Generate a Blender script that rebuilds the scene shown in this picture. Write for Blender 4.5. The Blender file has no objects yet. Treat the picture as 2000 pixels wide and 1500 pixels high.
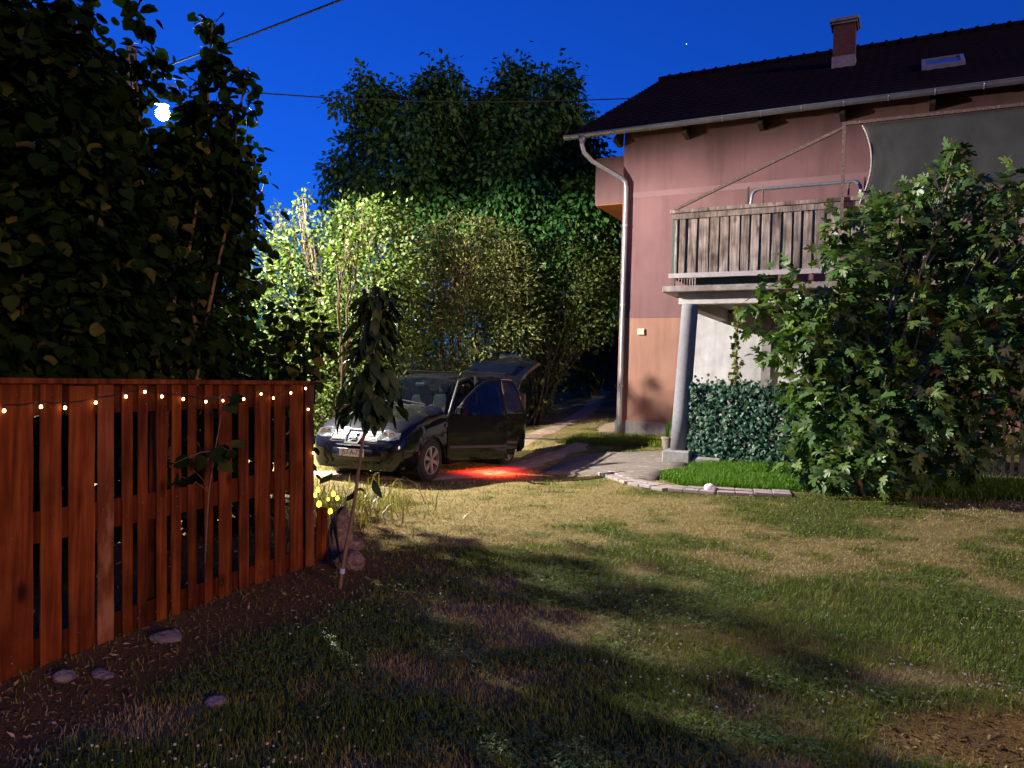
import bpy, bmesh, math, random
import numpy as np
from mathutils import Vector, Matrix

random.seed(7)
rng = np.random.default_rng(11)
sc = bpy.context.scene
COL = sc.collection

# ------------------------------------------------------------------ camera
FPX, ROLL, PITCH, CAMH = 1500.0, math.radians(1.6), math.radians(0.38), 1.7
cam_data = bpy.data.cameras.new("camera")
cam_data.sensor_width = 36.0
cam_data.lens = 36.0 * FPX / 2000.0
cam_data.clip_start = 0.05
cam_data.clip_end = 3000.0
cam = bpy.data.objects.new("camera", cam_data)
COL.objects.link(cam)
cr, sr, cp, sp = math.cos(ROLL), math.sin(ROLL), math.cos(PITCH), math.sin(PITCH)
def _pitch(v):
    return Vector((v[0], v[1] * cp + v[2] * sp, -v[1] * sp + v[2] * cp))
_r, _u, _f = _pitch((cr, 0, sr)), _pitch((-sr, 0, cr)), _pitch((0, 1, 0))
cam.matrix_world = Matrix(((_r.x, _u.x, -_f.x, 0), (_r.y, _u.y, -_f.y, 0), (_r.z, _u.z, -_f.z, CAMH), (0, 0, 0, 1)))
sc.camera = cam

# ------------------------------------------------------------------ sky, low warm fill sun, exposure
SUN_AZ = math.radians(142)      # compass direction of the warm fill sun (behind the camera, to the right)
SUN_EL = math.radians(10)
SKY_STRENGTH = 0.15
SKY_TINT = (0.60, 0.95, 2.2, 1)
world = bpy.data.worlds.new("World")
sc.world = world
world.use_nodes = True
wn, wl = world.node_tree.nodes, world.node_tree.links
for n in list(wn):
    wn.remove(n)
wo = wn.new("ShaderNodeOutputWorld")
bg = wn.new("ShaderNodeBackground")
sky = wn.new("ShaderNodeTexSky")
sky.sky_type = 'NISHITA'
sky.sun_disc = False
sky.sun_elevation = math.radians(4)
sky.sun_rotation = SUN_AZ
sky.ozone_density = 6.0
sky.dust_density = 0.3
mulc = wn.new("ShaderNodeMix")
mulc.data_type = 'RGBA'
mulc.blend_type = 'MULTIPLY'
mulc.inputs[0].default_value = 1.0
wl.new(sky.outputs[0], mulc.inputs[6])
mulc.inputs[7].default_value = SKY_TINT
wl.new(mulc.outputs[2], bg.inputs[0])
bg.inputs[1].default_value = SKY_STRENGTH
wl.new(bg.outputs[0], wo.inputs[0])

sd = bpy.data.lights.new("warm_fill_sun", 'SUN')  # low sun added in place of unseen warm lamps behind the camera
sd.energy = 1.6
sd.angle = math.radians(12)
sd.color = (1.0, 0.50, 0.20)
so = bpy.data.objects.new("warm_fill_sun", sd)
COL.objects.link(so)
_sd = Vector((math.sin(SUN_AZ) * math.cos(SUN_EL), math.cos(SUN_AZ) * math.cos(SUN_EL), math.sin(SUN_EL)))
so.rotation_euler = _sd.to_track_quat('Z', 'Y').to_euler()

sc.view_settings.view_transform = 'Standard'
sc.view_settings.look = 'None'
sc.view_settings.exposure = 0.0
sc.view_settings.gamma = 1.0
sc.view_settings.use_curve_mapping = False
sc.cycles.use_denoising = True
sc.cycles.max_bounces = 8
sc.cycles.diffuse_bounces = 3
sc.cycles.transparent_max_bounces = 12
sc.cycles.sample_clamp_indirect = 4.0
sc.cycles.caustics_reflective = False
sc.cycles.caustics_refractive = False
LAMP_WATTS = 18000.0

# ------------------------------------------------------------------ geometry helpers
CAMP = np.array([0.0, 0.0, CAMH])
def ray(px, py):
    dx, dy = px - 1000.0, py - 750.0
    a, b = dx * cr + dy * sr, dy * cr - dx * sr
    d = (a / FPX, 1.0, -b / FPX)
    return np.array([d[0], d[1] * cp + d[2] * sp, -d[1] * sp + d[2] * cp])
def at(px, py, Y):
    d = ray(px, py)
    return CAMP + d * (Y / d[1])
def on_plane(px, py, o, n):
    d = ray(px, py)
    return CAMP + d * (np.dot(np.asarray(o) - CAMP, n) / np.dot(d, n))
def gz0(x, y):
    d = 0.8 * np.asarray(x, float) + 0.6 * np.asarray(y, float) - 8.0
    d = np.clip(d, 0, 34)
    return 0.08 * d * d / (d + 1.5)
def gz(x, y):
    return gz0(x, y)
def gground(px, py):
    d = ray(px, py)
    t = 1.0
    while t < 200:
        p = CAMP + d * t
        if p[2] <= gz(p[0], p[1]):
            return p
        t += 0.01
    return p

def _lat(ix, iy, seed):
    h = (ix.astype(np.int64) * 374761393 + iy.astype(np.int64) * 668265263 + seed * 974634777) & 0x7fffffff
    h = ((h ^ (h >> 13)) * 1274126177) & 0x7fffffff
    return ((h ^ (h >> 16)) & 0xffff) / 65535.0
def vnoise(x, y, seed=0):
    x, y = np.asarray(x, float), np.asarray(y, float)
    ix, iy = np.floor(x), np.floor(y)
    fx, fy = x - ix, y - iy
    fx, fy = fx * fx * (3 - 2 * fx), fy * fy * (3 - 2 * fy)
    a, b = _lat(ix, iy, seed), _lat(ix + 1, iy, seed)
    c, d = _lat(ix, iy + 1, seed), _lat(ix + 1, iy + 1, seed)
    return (a * (1 - fx) + b * fx) * (1 - fy) + (c * (1 - fx) + d * fx) * fy
def fbm(x, y, seed=0, o=3):
    s, a, t = 0, 0.5, 0
    for k in range(o):
        s = s + a * vnoise(np.asarray(x) * 2 ** k, np.asarray(y) * 2 ** k, seed + k * 17)
        t += a
        a *= 0.5
    return s / t
def smooth(a, b, x):
    t = np.clip((np.asarray(x, float) - a) / (b - a), 0, 1)
    return t * t * (3 - 2 * t)
def dist_poly(x, y, pts):
    x, y = np.asarray(x, float), np.asarray(y, float)
    best = np.full(np.broadcast(x, y).shape, 1e9)
    for (ax, ay), (bx, by) in zip(pts[:-1], pts[1:]):
        vx, vy = bx - ax, by - ay
        t = np.clip(((x - ax) * vx + (y - ay) * vy) / (vx * vx + vy * vy), 0, 1)
        best = np.minimum(best, np.hypot(x - ax - t * vx, y - ay - t * vy))
    return best
def in_poly(x, y, pts):
    x, y = np.asarray(x, float), np.asarray(y, float)
    r = np.zeros(np.broadcast(x, y).shape, bool)
    n = len(pts)
    for i in range(n):
        x1, y1 = pts[i]
        x2, y2 = pts[(i + 1) % n]
        c = ((y1 > y) != (y2 > y))
        with np.errstate(divide='ignore', invalid='ignore'):
            xi = (x2 - x1) * (y - y1) / ((y2 - y1) if y2 != y1 else 1e-9) + x1
        r ^= c & (x < xi)
    return r

def loc_matrix(o):
    return Matrix.LocRotScale(o.location, o.rotation_euler, o.scale)
def adopt(o, parent, local=False):
    if parent is None:
        return
    o.parent = parent
    if not local:
        m = loc_matrix(parent)
        p = parent.parent
        acc = m
        if p is not None:
            acc = loc_matrix(p) @ p_inv(parent) @ m
        o.matrix_parent_inverse = acc.inverted()
def p_inv(o):
    return o.matrix_parent_inverse

def tag(o, label=None, cat=None, group=None, kind=None):
    if label: o['label'] = label
    if cat: o['category'] = cat
    if group: o['group'] = group
    if kind: o['kind'] = kind
    return o
def thing(name, label, cat, loc=(0, 0, 0), rz=0.0, group=None):
    o = bpy.data.objects.new(name, None)
    o.empty_display_size = 0.2
    COL.objects.link(o)
    o.location = tuple(float(v) for v in loc)
    o.rotation_euler = (0, 0, rz)
    return tag(o, label, cat, group)

class MB:
    def __init__(s):
        s.v, s.f, s.sm = [], [], False
    def add(s, vs, fs):
        b = len(s.v)
        s.v += [tuple(float(c) for c in p) for p in vs]
        s.f += [tuple(i + b for i in f) for f in fs]
        return s
    def hexa(s, p):      # 8 corners: bottom 0-3, top 4-7
        return s.add(p, [(3, 2, 1, 0), (4, 5, 6, 7), (0, 1, 5, 4), (1, 2, 6, 5), (2, 3, 7, 6), (3, 0, 4, 7)])
    def box(s, c, d, ax=None):
        ax = ax or ((1, 0, 0), (0, 1, 0), (0, 0, 1))
        X, Y, Z = (np.array(a, float) * k * 0.5 for a, k in zip(ax, d))
        c = np.array(c, float)
        return s.hexa([c - X - Y - Z, c + X - Y - Z, c + X + Y - Z, c - X + Y - Z, c - X - Y + Z, c + X - Y + Z, c + X + Y + Z, c - X + Y + Z])
    def bar(s, a, b, w, h, up=(0, 0, 1)):
        a, b = np.array(a, float), np.array(b, float)
        d = b - a
        L = np.linalg.norm(d)
        d /= L
        x = np.cross(d, np.array(up, float))
        x /= np.linalg.norm(x)
        z = np.cross(x, d)
        return s.box((a + b) / 2, (L, w, h), (d, x, z))
    def tube(s, pts, r, n=8, cap=True):
        pts = [np.array(p, float) for p in pts]
        if not hasattr(r, '__len__'):
            r = [r] * len(pts)
        base = len(s.v)
        prev = None
        for i, p in enumerate(pts):
            d = pts[min(i + 1, len(pts) - 1)] - pts[max(i - 1, 0)]
            d = d / (np.linalg.norm(d) + 1e-9)
            if prev is None:
                ref = np.array([0, 0, 1.0]) if abs(d[2]) < 0.9 else np.array([1.0, 0, 0])
                x = np.cross(d, ref)
            else:
                x = prev - d * np.dot(prev, d)
            x = x / (np.linalg.norm(x) + 1e-9)
            prev = x
            y = np.cross(d, x)
            for k in range(n):
                a = 2 * math.pi * k / n
                s.v.append(tuple(p + (x * math.cos(a) + y * math.sin(a)) * r[i]))
        for i in range(len(pts) - 1):
            for k in range(n):
                a, b = base + i * n + k, base + i * n + (k + 1) % n
                s.f.append((a, b, b + n, a + n))
        if cap:
            s.f.append(tuple(base + k for k in range(n))[::-1])
            s.f.append(tuple(base + (len(pts) - 1) * n + k for k in range(n)))
        return s
    def prism(s, poly, a, b):    # poly: 3D points list at offset a -> b vectors
        n = len(poly)
        A = [np.array(p, float) + np.array(a, float) for p in poly]
        B = [np.array(p, float) + np.array(b, float) for p in poly]
        fs = [tuple(range(n))[::-1], tuple(range(n, 2 * n))]
        fs += [(i, (i + 1) % n, n + (i + 1) % n, n + i) for i in range(n)]
        return s.add(A + B, fs)
    def build(s, name, mat, parent=None, smooth=False, bevel=0.0, local=False):
        me = bpy.data.meshes.new(name)
        me.from_pydata(s.v, [], s.f)
        bm = bmesh.new()
        bm.from_mesh(me)
        bmesh.ops.recalc_face_normals(bm, faces=bm.faces)
        bm.to_mesh(me)
        bm.free()
        if mat: me.materials.append(mat)
        if smooth:
            me.polygons.foreach_set('use_smooth', [True] * len(me.polygons))
        o = bpy.data.objects.new(name, me)
        COL.objects.link(o)
        adopt(o, parent, local)
        if bevel:
            m = o.modifiers.new('bevel', 'BEVEL')
            m.width = bevel
            m.segments = 1
            m.limit_method = 'ANGLE'
        if smooth:
            m = None
        return o

def rock(c, d, seed, mat, name, parent=None, sub=3, rough=0.25):
    bm = bmesh.new()
    bmesh.ops.create_icosphere(bm, subdivisions=sub, radius=1)
    r = np.random.default_rng(seed)
    off = r.uniform(0, 50, 3)
    for v in bm.verts:
        p = v.co
        k = 1 + rough * (float(fbm(p.x * 1.6 + off[0] + p.z, p.y * 1.6 + off[1] - p.z * .7, seed)) - .5) * 2
        v.co = Vector((p.x * d[0] * k, p.y * d[1] * k, p.z * d[2] * k))
    me = bpy.data.meshes.new(name)
    bm.to_mesh(me)
    bm.free()
    me.materials.append(mat)
    o = bpy.data.objects.new(name, me)
    o.location = tuple(float(x) for x in c)
    COL.objects.link(o)
    if parent: adopt(o, parent)
    return o

# ------------------------------------------------------------------ materials
def newmat(name):
    m = bpy.data.materials.new(name)
    m.use_nodes = True
    nt = m.node_tree
    return m, nt.nodes, nt.links, nt.nodes["Principled BSDF"]
def noise_node(N, L, scale, detail=5, stretch=(1, 1, 1), coord='Object', rough=.6):
    tc = N.new("ShaderNodeTexCoord")
    mp = N.new("ShaderNodeMapping")
    mp.inputs['Scale'].default_value = stretch
    L.new(tc.outputs[coord], mp.inputs[0])
    t = N.new("ShaderNodeTexNoise")
    t.inputs['Scale'].default_value = scale
    t.inputs['Detail'].default_value = detail
    t.inputs['Roughness'].default_value = rough
    L.new(mp.outputs[0], t.inputs['Vector'])
    return t
def ramp(N, L, src, stops):
    r = N.new("ShaderNodeValToRGB")
    e = r.color_ramp.elements
    while len(e) < len(stops):
        e.new(0.5)
    for k, (p, c) in enumerate(stops):
        e[k].position = p
        e[k].color = (*c, 1)
    L.new(src, r.inputs[0])
    return r
def mixc(N, L, a, b, f, mode='MIX'):
    m = N.new("ShaderNodeMix")
    m.data_type = 'RGBA'
    m.blend_type = mode
    for i, s in ((0, f), (6, a), (7, b)):
        if hasattr(s, 'is_output'):
            L.new(s, m.inputs[i])
        elif i == 0:
            m.inputs[0].default_value = s
        else:
            m.inputs[i].default_value = (*s, 1)
    return m.outputs[2]
def bumpify(N, L, b, src, strength, dist=0.01):
    bp = N.new("ShaderNodeBump")
    bp.inputs['Strength'].default_value = strength
    bp.inputs['Distance'].default_value = dist
    L.new(src, bp.inputs['Height'])
    L.new(bp.outputs[0], b.inputs['Normal'])
def pm(name, c1, c2=None, scale=8, rough=.7, bump=.3, dist=.01, metal=0, stretch=(1, 1, 1), spec=.5, c3=None, big=0.6):
    m, N, L, b = newmat(name)
    c2 = c2 or tuple(x * .75 for x in c1)
    t = noise_node(N, L, scale, 6, stretch)
    st = [(.32, c1), (.68, c2)]
    if c3: st = [(.25, c1), (.5, c2), (.72, c3)]
    r = ramp(N, L, t.outputs[0], st)
    t2 = noise_node(N, L, big, 3)
    r2 = ramp(N, L, t2.outputs[0], [(.3, (.82, .82, .82)), (.7, (1.12, 1.12, 1.12))])
    L.new(mixc(N, L, r.outputs[0], r2.outputs[0], 1.0, 'MULTIPLY'), b.inputs['Base Color'])
    b.inputs['Roughness'].default_value = rough
    b.inputs['Metallic'].default_value = metal
    b.inputs['Specular IOR Level'].default_value = spec
    if bump:
        bumpify(N, L, b, t.outputs[0], bump, dist)
    return m
def streak(mat):
    N, L = mat.node_tree.nodes, mat.node_tree.links
    b = N["Principled BSDF"]
    src = b.inputs['Base Color'].links[0].from_socket
    t = noise_node(N, L, 2.2, 6, (1.6, 1.6, .16))
    r = ramp(N, L, t.outputs[0], [(.30, (.74, .72, .72)), (.52, (1, 1, 1)), (.75, (1.06, 1.06, 1.06))])
    L.new(mixc(N, L, src, r.outputs[0], .8, 'MULTIPLY'), b.inputs['Base Color'])
def wood(name, dark, mid, light, grain=22, rough=.7, patch=None, spec=.3, lo=.62, knot=.11):
    m, N, L, b = newmat(name)
    oi = N.new("ShaderNodeObjectInfo")
    tc = N.new("ShaderNodeTexCoord")
    va = N.new("ShaderNodeVectorMath")
    va.operation = 'ADD'
    sc_ = N.new("ShaderNodeVectorMath")
    sc_.operation = 'SCALE'
    sc_.inputs[0].default_value = (13.1, 7.7, 29.3)
    L.new(oi.outputs['Random'], sc_.inputs['Scale'])
    L.new(tc.outputs['Object'], va.inputs[0])
    L.new(sc_.outputs[0], va.inputs[1])
    mp = N.new("ShaderNodeMapping")
    mp.inputs['Scale'].default_value = (1, 1, .07)
    L.new(va.outputs[0], mp.inputs[0])
    t = N.new("ShaderNodeTexNoise")
    t.inputs['Scale'].default_value = grain
    t.inputs['Detail'].default_value = 8
    t.inputs['Distortion'].default_value = .6
    L.new(mp.outputs[0], t.inputs['Vector'])
    r = ramp(N, L, t.outputs[0], [(.3, dark), (.5, mid), (.72, light)])
    t2 = N.new("ShaderNodeTexNoise")
    t2.inputs['Scale'].default_value = 3.2
    t2.inputs['Detail'].default_value = 4
    L.new(va.outputs[0], t2.inputs['Vector'])
    r2 = ramp(N, L, t2.outputs[0], [(.3, (lo, lo * .97, lo * .94)), (.7, (1.15, 1.15, 1.15))])
    c = mixc(N, L, r.outputs[0], r2.outputs[0], 1.0, 'MULTIPLY')
    r3 = N.new("ShaderNodeMapRange")
    r3.inputs[3].default_value = .7
    r3.inputs[4].default_value = 1.2
    L.new(oi.outputs['Random'], r3.inputs[0])
    cc = N.new("ShaderNodeCombineColor")
    for k in range(3): L.new(r3.outputs[0], cc.inputs[k])
    c = mixc(N, L, c, cc.outputs[0], 1.0, 'MULTIPLY')
    # knots
    vo = N.new("ShaderNodeTexVoronoi")
    vo.inputs['Scale'].default_value = 3.3
    mp2 = N.new("ShaderNodeMapping")
    mp2.inputs['Scale'].default_value = (1, 1, .55)
    L.new(va.outputs[0], mp2.inputs[0])
    L.new(mp2.outputs[0], vo.inputs['Vector'])
    rk = ramp(N, L, vo.outputs['Distance'], [(.05, (.3, .25, .22)), (knot, (1, 1, 1))])
    c = mixc(N, L, c, rk.outputs[0], 1.0, 'MULTIPLY')
    if patch:
        t4 = noise_node(N, L, 5, 6, (1, 1, .35))
        rp = ramp(N, L, t4.outputs[0], [(.55, (0, 0, 0)), (.66, (.8, .8, .8))])
        c = mixc(N, L, c, patch, rp.outputs[0])
    L.new(c, b.inputs['Base Color'])
    b.inputs['Roughness'].default_value = rough
    b.inputs['Specular IOR Level'].default_value = spec
    bumpify(N, L, b, t.outputs[0], .5, .004)
    return m
def leafmat(name, cols, trans=.25, rough=.5, attr=True, spec=.35, tcol=None):
    m = bpy.data.materials.new(name)
    m.use_nodes = True
    N, L = m.node_tree.nodes, m.node_tree.links
    b = N["Principled BSDF"]
    out = N["Material Output"]
    if attr:
        a = N.new("ShaderNodeAttribute")
        a.attribute_name = 'tint'
        src = a.outputs['Fac']
    else:
        src = N.new("ShaderNodeObjectInfo").outputs['Random']
    r = ramp(N, L, src, [(i / max(1, len(cols) - 1), c) for i, c in enumerate(cols)])
    L.new(r.outputs[0], b.inputs['Base Color'])
    b.inputs['Roughness'].default_value = rough
    b.inputs['Specular IOR Level'].default_value = spec
    if trans > 0:
        tr = N.new("ShaderNodeBsdfTranslucent")
        tc = mixc(N, L, r.outputs[0], tcol or (1.3, 1.5, .5), 1.0, 'MULTIPLY')
        L.new(tc, tr.inputs[0])
        mx = N.new("ShaderNodeMixShader")
        mx.inputs[0].default_value = trans
        L.new(b.outputs[0], mx.inputs[1])
        L.new(tr.outputs[0], mx.inputs[2])
        L.new(mx.outputs[0], out.inputs[0])
    return m
def emit(name, col, st):
    m, N, L, b = newmat(name)
    b.inputs['Base Color'].default_value = (*[min(1, c) for c in col], 1)
    b.inputs['Emission Color'].default_value = (*col, 1)
    b.inputs['Emission Strength'].default_value = st
    return m
def glassmat(name, col=(.02, .03, .05), alpha=.35, rough=.02):
    m = bpy.data.materials.new(name)
    m.use_nodes = True
    N, L = m.node_tree.nodes, m.node_tree.links
    b = N["Principled BSDF"]
    out = N["Material Output"]
    b.inputs['Base Color'].default_value = (*col, 1)
    b.inputs['Roughness'].default_value = rough
    b.inputs['Specular IOR Level'].default_value = .7
    t = N.new("ShaderNodeBsdfTransparent")
    t.inputs[0].default_value = (.8, .86, .85, 1)
    mx = N.new("ShaderNodeMixShader")
    mx.inputs[0].default_value = alpha
    L.new(t.outputs[0], mx.inputs[1])
    L.new(b.outputs[0], mx.inputs[2])
    L.new(mx.outputs[0], out.inputs[0])
    return m

M = {}
M['wall'] = pm('pink_render', (.178, .096, .097), (.154, .082, .084), 60, .9, .25, .004, spec=.2, big=.7)
M['band'] = pm('pale_band_render', (.21, .122, .126), (.183, .106, .11), 60, .9, .2, .004, spec=.2)
M['dado'] = pm('terracotta_render', (.30, .160, .120), (.26, .137, .10), 60, .9, .25, .004, spec=.2)
M['soffit'] = pm('orange_soffit', (.55, .23, .07), (.48, .19, .06), 20, .9, .1)
M['plinth'] = pm('grey_concrete', (.30, .28, .27), (.20, .19, .185), 9, .95, .6, .01, spec=.2)
M['whitewall'] = pm('white_render', (.47, .455, .47), (.38, .37, .38), 5, .9, .3, .005, spec=.2, big=1.4)
M['pillar'] = pm('painted_concrete', (.23, .22, .245), (.18, .175, .195), 14, .8, .35, .005, spec=.3)
M['slab'] = pm('weathered_concrete', (.34, .29, .27), (.17, .145, .135), 7, .95, .8, .012, spec=.2)
M['beam'] = pm('pale_beam_render', (.50, .45, .43), (.40, .36, .34), 8, .9, .3, spec=.2)
M['roof'] = pm('dark_roof_tile', (.014, .009, .007), (.008, .006, .005), 9, .9, .4, spec=.08)
M['gutter'] = pm('zinc_gutter', (.28, .30, .32), (.20, .22, .24), 4, .5, .1, metal=.6)
M['zinc'] = pm('zinc_sheet', (.40, .41, .42), (.30, .31, .32), 6, .5, .1, metal=.4)
M['rust'] = pm('rusty_iron', (.17, .085, .055), (.085, .055, .045), 30, .8, .6, c3=(.27, .20, .17))
M['steel'] = pm('grey_steel_tube', (.30, .31, .33), (.2, .2, .22), 20, .4, .1, metal=.5)
M['black'] = pm('black_iron', (.018, .017, .016), (.03, .025, .022), 30, .6, .2)
M['tarp'] = pm('grey_shade_cloth', (.052, .056, .054), (.038, .042, .041), 3, .8, .4, .02, spec=.25)
M['tarp_hem'] = pm('pale_hem', (.45, .42, .38), (.3, .28, .25), 30, .8, .2)
M['oldwood'] = wood('weathered_board', (.11, .085, .075), (.27, .21, .185), (.44, .35, .31), 26, .85, spec=.2, lo=.38, knot=.19)
M['greyrail'] = pm('lilac_grey_paint', (.38, .33, .34), (.28, .24, .25), 18, .7, .3)
M['fence'] = wood('stained_fence_wood', (.085, .018, .003), (.175, .038, .006), (.265, .074, .014), 22, .7, spec=.12, lo=.45, knot=.14)
M['fenceworn'] = wood('worn_fence_wood', (.18, .042, .012), (.26, .075, .022), (.34, .115, .04), 26, .8, patch=(.30, .15, .065), spec=.1)
M['fenceshade'] = wood('shade_dark_rail', (.035, .008, .002), (.075, .017, .004), (.12, .034, .008), 22, .75, spec=.1)  # fence stain darkened: shade behind the planks put into the rail colour
M['stone'] = pm('field_stone', (.27, .20, .155), (.12, .088, .068), 16, .95, 1.0, .03, spec=.1, c3=(.34, .26, .20), big=5)
M['greystone'] = pm('grey_stone', (.25, .21, .18), (.13, .11, .095), 8, .95, .8, .02, spec=.2)
M['bark'] = pm('bark', (.10, .075, .05), (.05, .038, .028), 14, .95, .9, .02, stretch=(1, 1, .25), spec=.15)
M['figbark'] = pm('fig_bark', (.28, .25, .18), (.18, .16, .11), 14, .9, .4, spec=.2)
M['twig'] = pm('hazel_stem', (.22, .15, .085), (.13, .09, .055), 20, .85, .4, spec=.2)
M['rubber'] = pm('tyre_rubber', (.018, .018, .018), (.026, .025, .024), 30, .8, .3, spec=.3)
M['alloy'] = pm('alloy_wheel', (.42, .40, .38), (.34, .33, .32), 12, .4, .05, metal=.7)
M['chrome'] = pm('chrome', (.75, .75, .76), (.68, .68, .7), 6, .15, 0, metal=1)
M['trim'] = pm('black_plastic_trim', (.015, .015, .016), (.022, .022, .022), 40, .55, .1)
M['seatcloth'] = pm('seat_cloth', (.03, .03, .035), (.045, .045, .05), 40, .9, .2)
m, N, L, b = newmat('black_car_paint')
b.inputs['Base Color'].default_value = (.004, .0045, .011, 1)
b.inputs['Roughness'].default_value = .6
b.inputs['Specular IOR Level'].default_value = .04
b.inputs['Coat Weight'].default_value = .8
b.inputs['Coat Roughness'].default_value = .04
t = noise_node(N, L, 14, 5)
r = ramp(N, L, t.outputs[0], [(.35, (.0018, .002, .004)), (.75, (.004, .004, .006))])
L.new(r.outputs[0], b.inputs['Base Color'])
M['paint'] = m
M['glass'] = glassmat('car_glass', (.006, .007, .008), alpha=.20)
M['tint'] = glassmat('tinted_glass', (.004, .005, .007), alpha=.42)
M['lens'] = glassmat('headlight_lens', (.20, .21, .23), .30, .06)
M['reflector'] = pm('headlight_reflector', (.22, .22, .23), (.09, .09, .10), 30, .25, .5, metal=.8)
M['skyglass'] = pm('skylight_glass', (.10, .11, .13), (.08, .09, .1), 3, .05, 0)
M['plate'] = pm('plate_white', (.55, .54, .50), (.45, .44, .40), 20, .5, .05)
M['plateblue'] = pm('plate_blue', (.02, .05, .25), None, 20, .5, 0)
M['ink'] = pm('plate_black', (.01, .01, .01), None, 20, .5, 0)
M['concrete'] = pm('apron_concrete', (.27, .23, .19), (.17, .142, .12), 5, .95, .8, .012, spec=.2, c3=(.32, .28, .24), big=1.6)
M['paver'] = pm('paver_concrete', (.40, .34, .32), (.28, .24, .22), 7, .95, .6, spec=.2)
M['dirt'] = pm('dirt_track', (.44, .33, .235), (.31, .225, .155), 5, .98, .9, .03, spec=.1, c3=(.52, .42, .32), big=1.2)
M['ball'] = pm('white_ball', (.78, .77, .76), (.6, .58, .57), 14, .6, .5)
M['cream'] = pm('cream_plastic', (.62, .52, .33), (.55, .46, .3), 20, .5, .05)
M['potclay'] = pm('pot', (.30, .25, .19), (.22, .18, .14), 14, .9, .3)
M['planter'] = pm('green_planter', (.05, .10, .08), (.035, .075, .06), 10, .6, .2)
M['bluebox'] = pm('pale_blue_cloth', (.45, .50, .60), (.34, .40, .52), 8, .8, .2)
M['shedwood'] = pm('old_shed_board', (.10, .09, .08), (.06, .055, .05), 12, .95, .5, stretch=(.1, .1, 1))
M['cable'] = pm('black_cable', (.012, .012, .014), None, 10, .6, 0)
M['polewood'] = pm('grey_pole', (.18, .16, .14), (.12, .11, .10), 9, .9, .4, stretch=(1, 1, .1))
M['bulb'] = emit('warm_bulb', (1.0, .55, .20), 16)
M['ybulb'] = emit('yellow_bulb', (1.0, .78, .06), 4)
M['lamp'] = emit('street_lamp_lens', (1.0, .95, .85), 160)
M['redlamp'] = emit('red_door_lamp', (1.0, .05, .02), 6)
M['star'] = emit('star_light', (.85, .92, 1.0), 6)
# brick
m, N, L, b = newmat('chimney_brick')
tc = N.new("ShaderNodeTexCoord")
br = N.new("ShaderNodeTexBrick")
br.inputs['Scale'].default_value = 4.0
br.inputs['Color1'].default_value = (.12, .035, .025, 1)
br.inputs['Color2'].default_value = (.08, .026, .02, 1)
br.inputs['Mortar'].default_value = (.11, .085, .075, 1)
br.inputs['Mortar Size'].default_value = .018
mpb = N.new("ShaderNodeMapping")
mpb.inputs['Rotation'].default_value = (math.radians(90), 0, 0)
L.new(tc.outputs['Object'], mpb.inputs[0])
L.new(mpb.outputs[0], br.inputs['Vector'])
L.new(br.outputs[0], b.inputs['Base Color'])
b.inputs['Roughness'].default_value = .9
bumpify(N, L, b, br.outputs['Fac'], -.6, .01)
M['brick'] = m

for k_ in ('wall', 'dado', 'whitewall', 'plinth', 'slab', 'pillar'):
    streak(M[k_])
GREEN = [(.022, .045, .008), (.035, .07, .010), (.055, .095, .014), (.075, .12, .020)]
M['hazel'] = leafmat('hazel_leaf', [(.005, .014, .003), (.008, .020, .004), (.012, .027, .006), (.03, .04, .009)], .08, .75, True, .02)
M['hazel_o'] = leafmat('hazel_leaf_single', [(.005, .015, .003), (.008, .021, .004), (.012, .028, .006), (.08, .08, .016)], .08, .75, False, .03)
M['fig'] = leafmat('fig_leaf', [(.042, .092, .024), (.060, .122, .030), (.084, .15, .034), (.13, .18, .038)], .2, .42, True, .35)
M['fig_o'] = leafmat('fig_leaf_single', [(.044, .096, .026), (.064, .128, .032), (.09, .155, .036), (.14, .20, .04)], .2, .42, False, .35)
M['bush'] = leafmat('plum_leaf', [(.036, .064, .011), (.052, .086, .014), (.074, .108, .018), (.12, .145, .034)], .22, .5)
M['bush2'] = leafmat('olive_leaf', [(.08, .105, .03), (.115, .14, .038), (.15, .17, .045), (.20, .205, .065)], .22, .55)
M['walnut'] = leafmat('walnut_leaf', [(.018, .075, .016), (.028, .10, .02), (.045, .13, .024), (.07, .15, .028)], .2, .5)
M['cherry_o'] = leafmat('cherry_leaf_single', [(.016, .032, .008), (.024, .046, .010), (.036, .062, .013), (.05, .08, .018)], .12, .55, False, .22)
M['ivy'] = leafmat('ivy_leaf', [(.012, .045, .022), (.018, .062, .03), (.028, .08, .04), (.05, .11, .06)], .05, .45, True, .28)
M['vine'] = leafmat('vine_leaf', [(.06, .10, .012), (.10, .13, .018), (.16, .15, .03)], .25, .5)
M['grass'] = leafmat('grass_blade', [(.090, .150, .014), (.150, .195, .021), (.215, .220, .034), (.29, .235, .075), (.38, .295, .125)], .12, .6, True, .2)
M['lush'] = leafmat('lush_grass_blade', [(.055, .15, .008), (.09, .21, .010), (.15, .26, .016)], .25, .5)
M['clover'] = leafmat('clover_leaf', [(.06, .12, .02), (.085, .155, .028), (.115, .18, .04)], .1, .5)
M['flower'] = leafmat('clover_flower', [(.26, .22, .16), (.38, .34, .27), (.5, .46, .40)], 0, .7)
M['litter'] = leafmat('dry_litter', [(.09, .052, .018), (.19, .115, .04), (.31, .21, .09), (.42, .32, .19)], 0, .9, True, .1)
M['strap'] = leafmat('strap_leaf', [(.10, .10, .02), (.17, .15, .04), (.30, .24, .10)], .25, .5)

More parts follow.
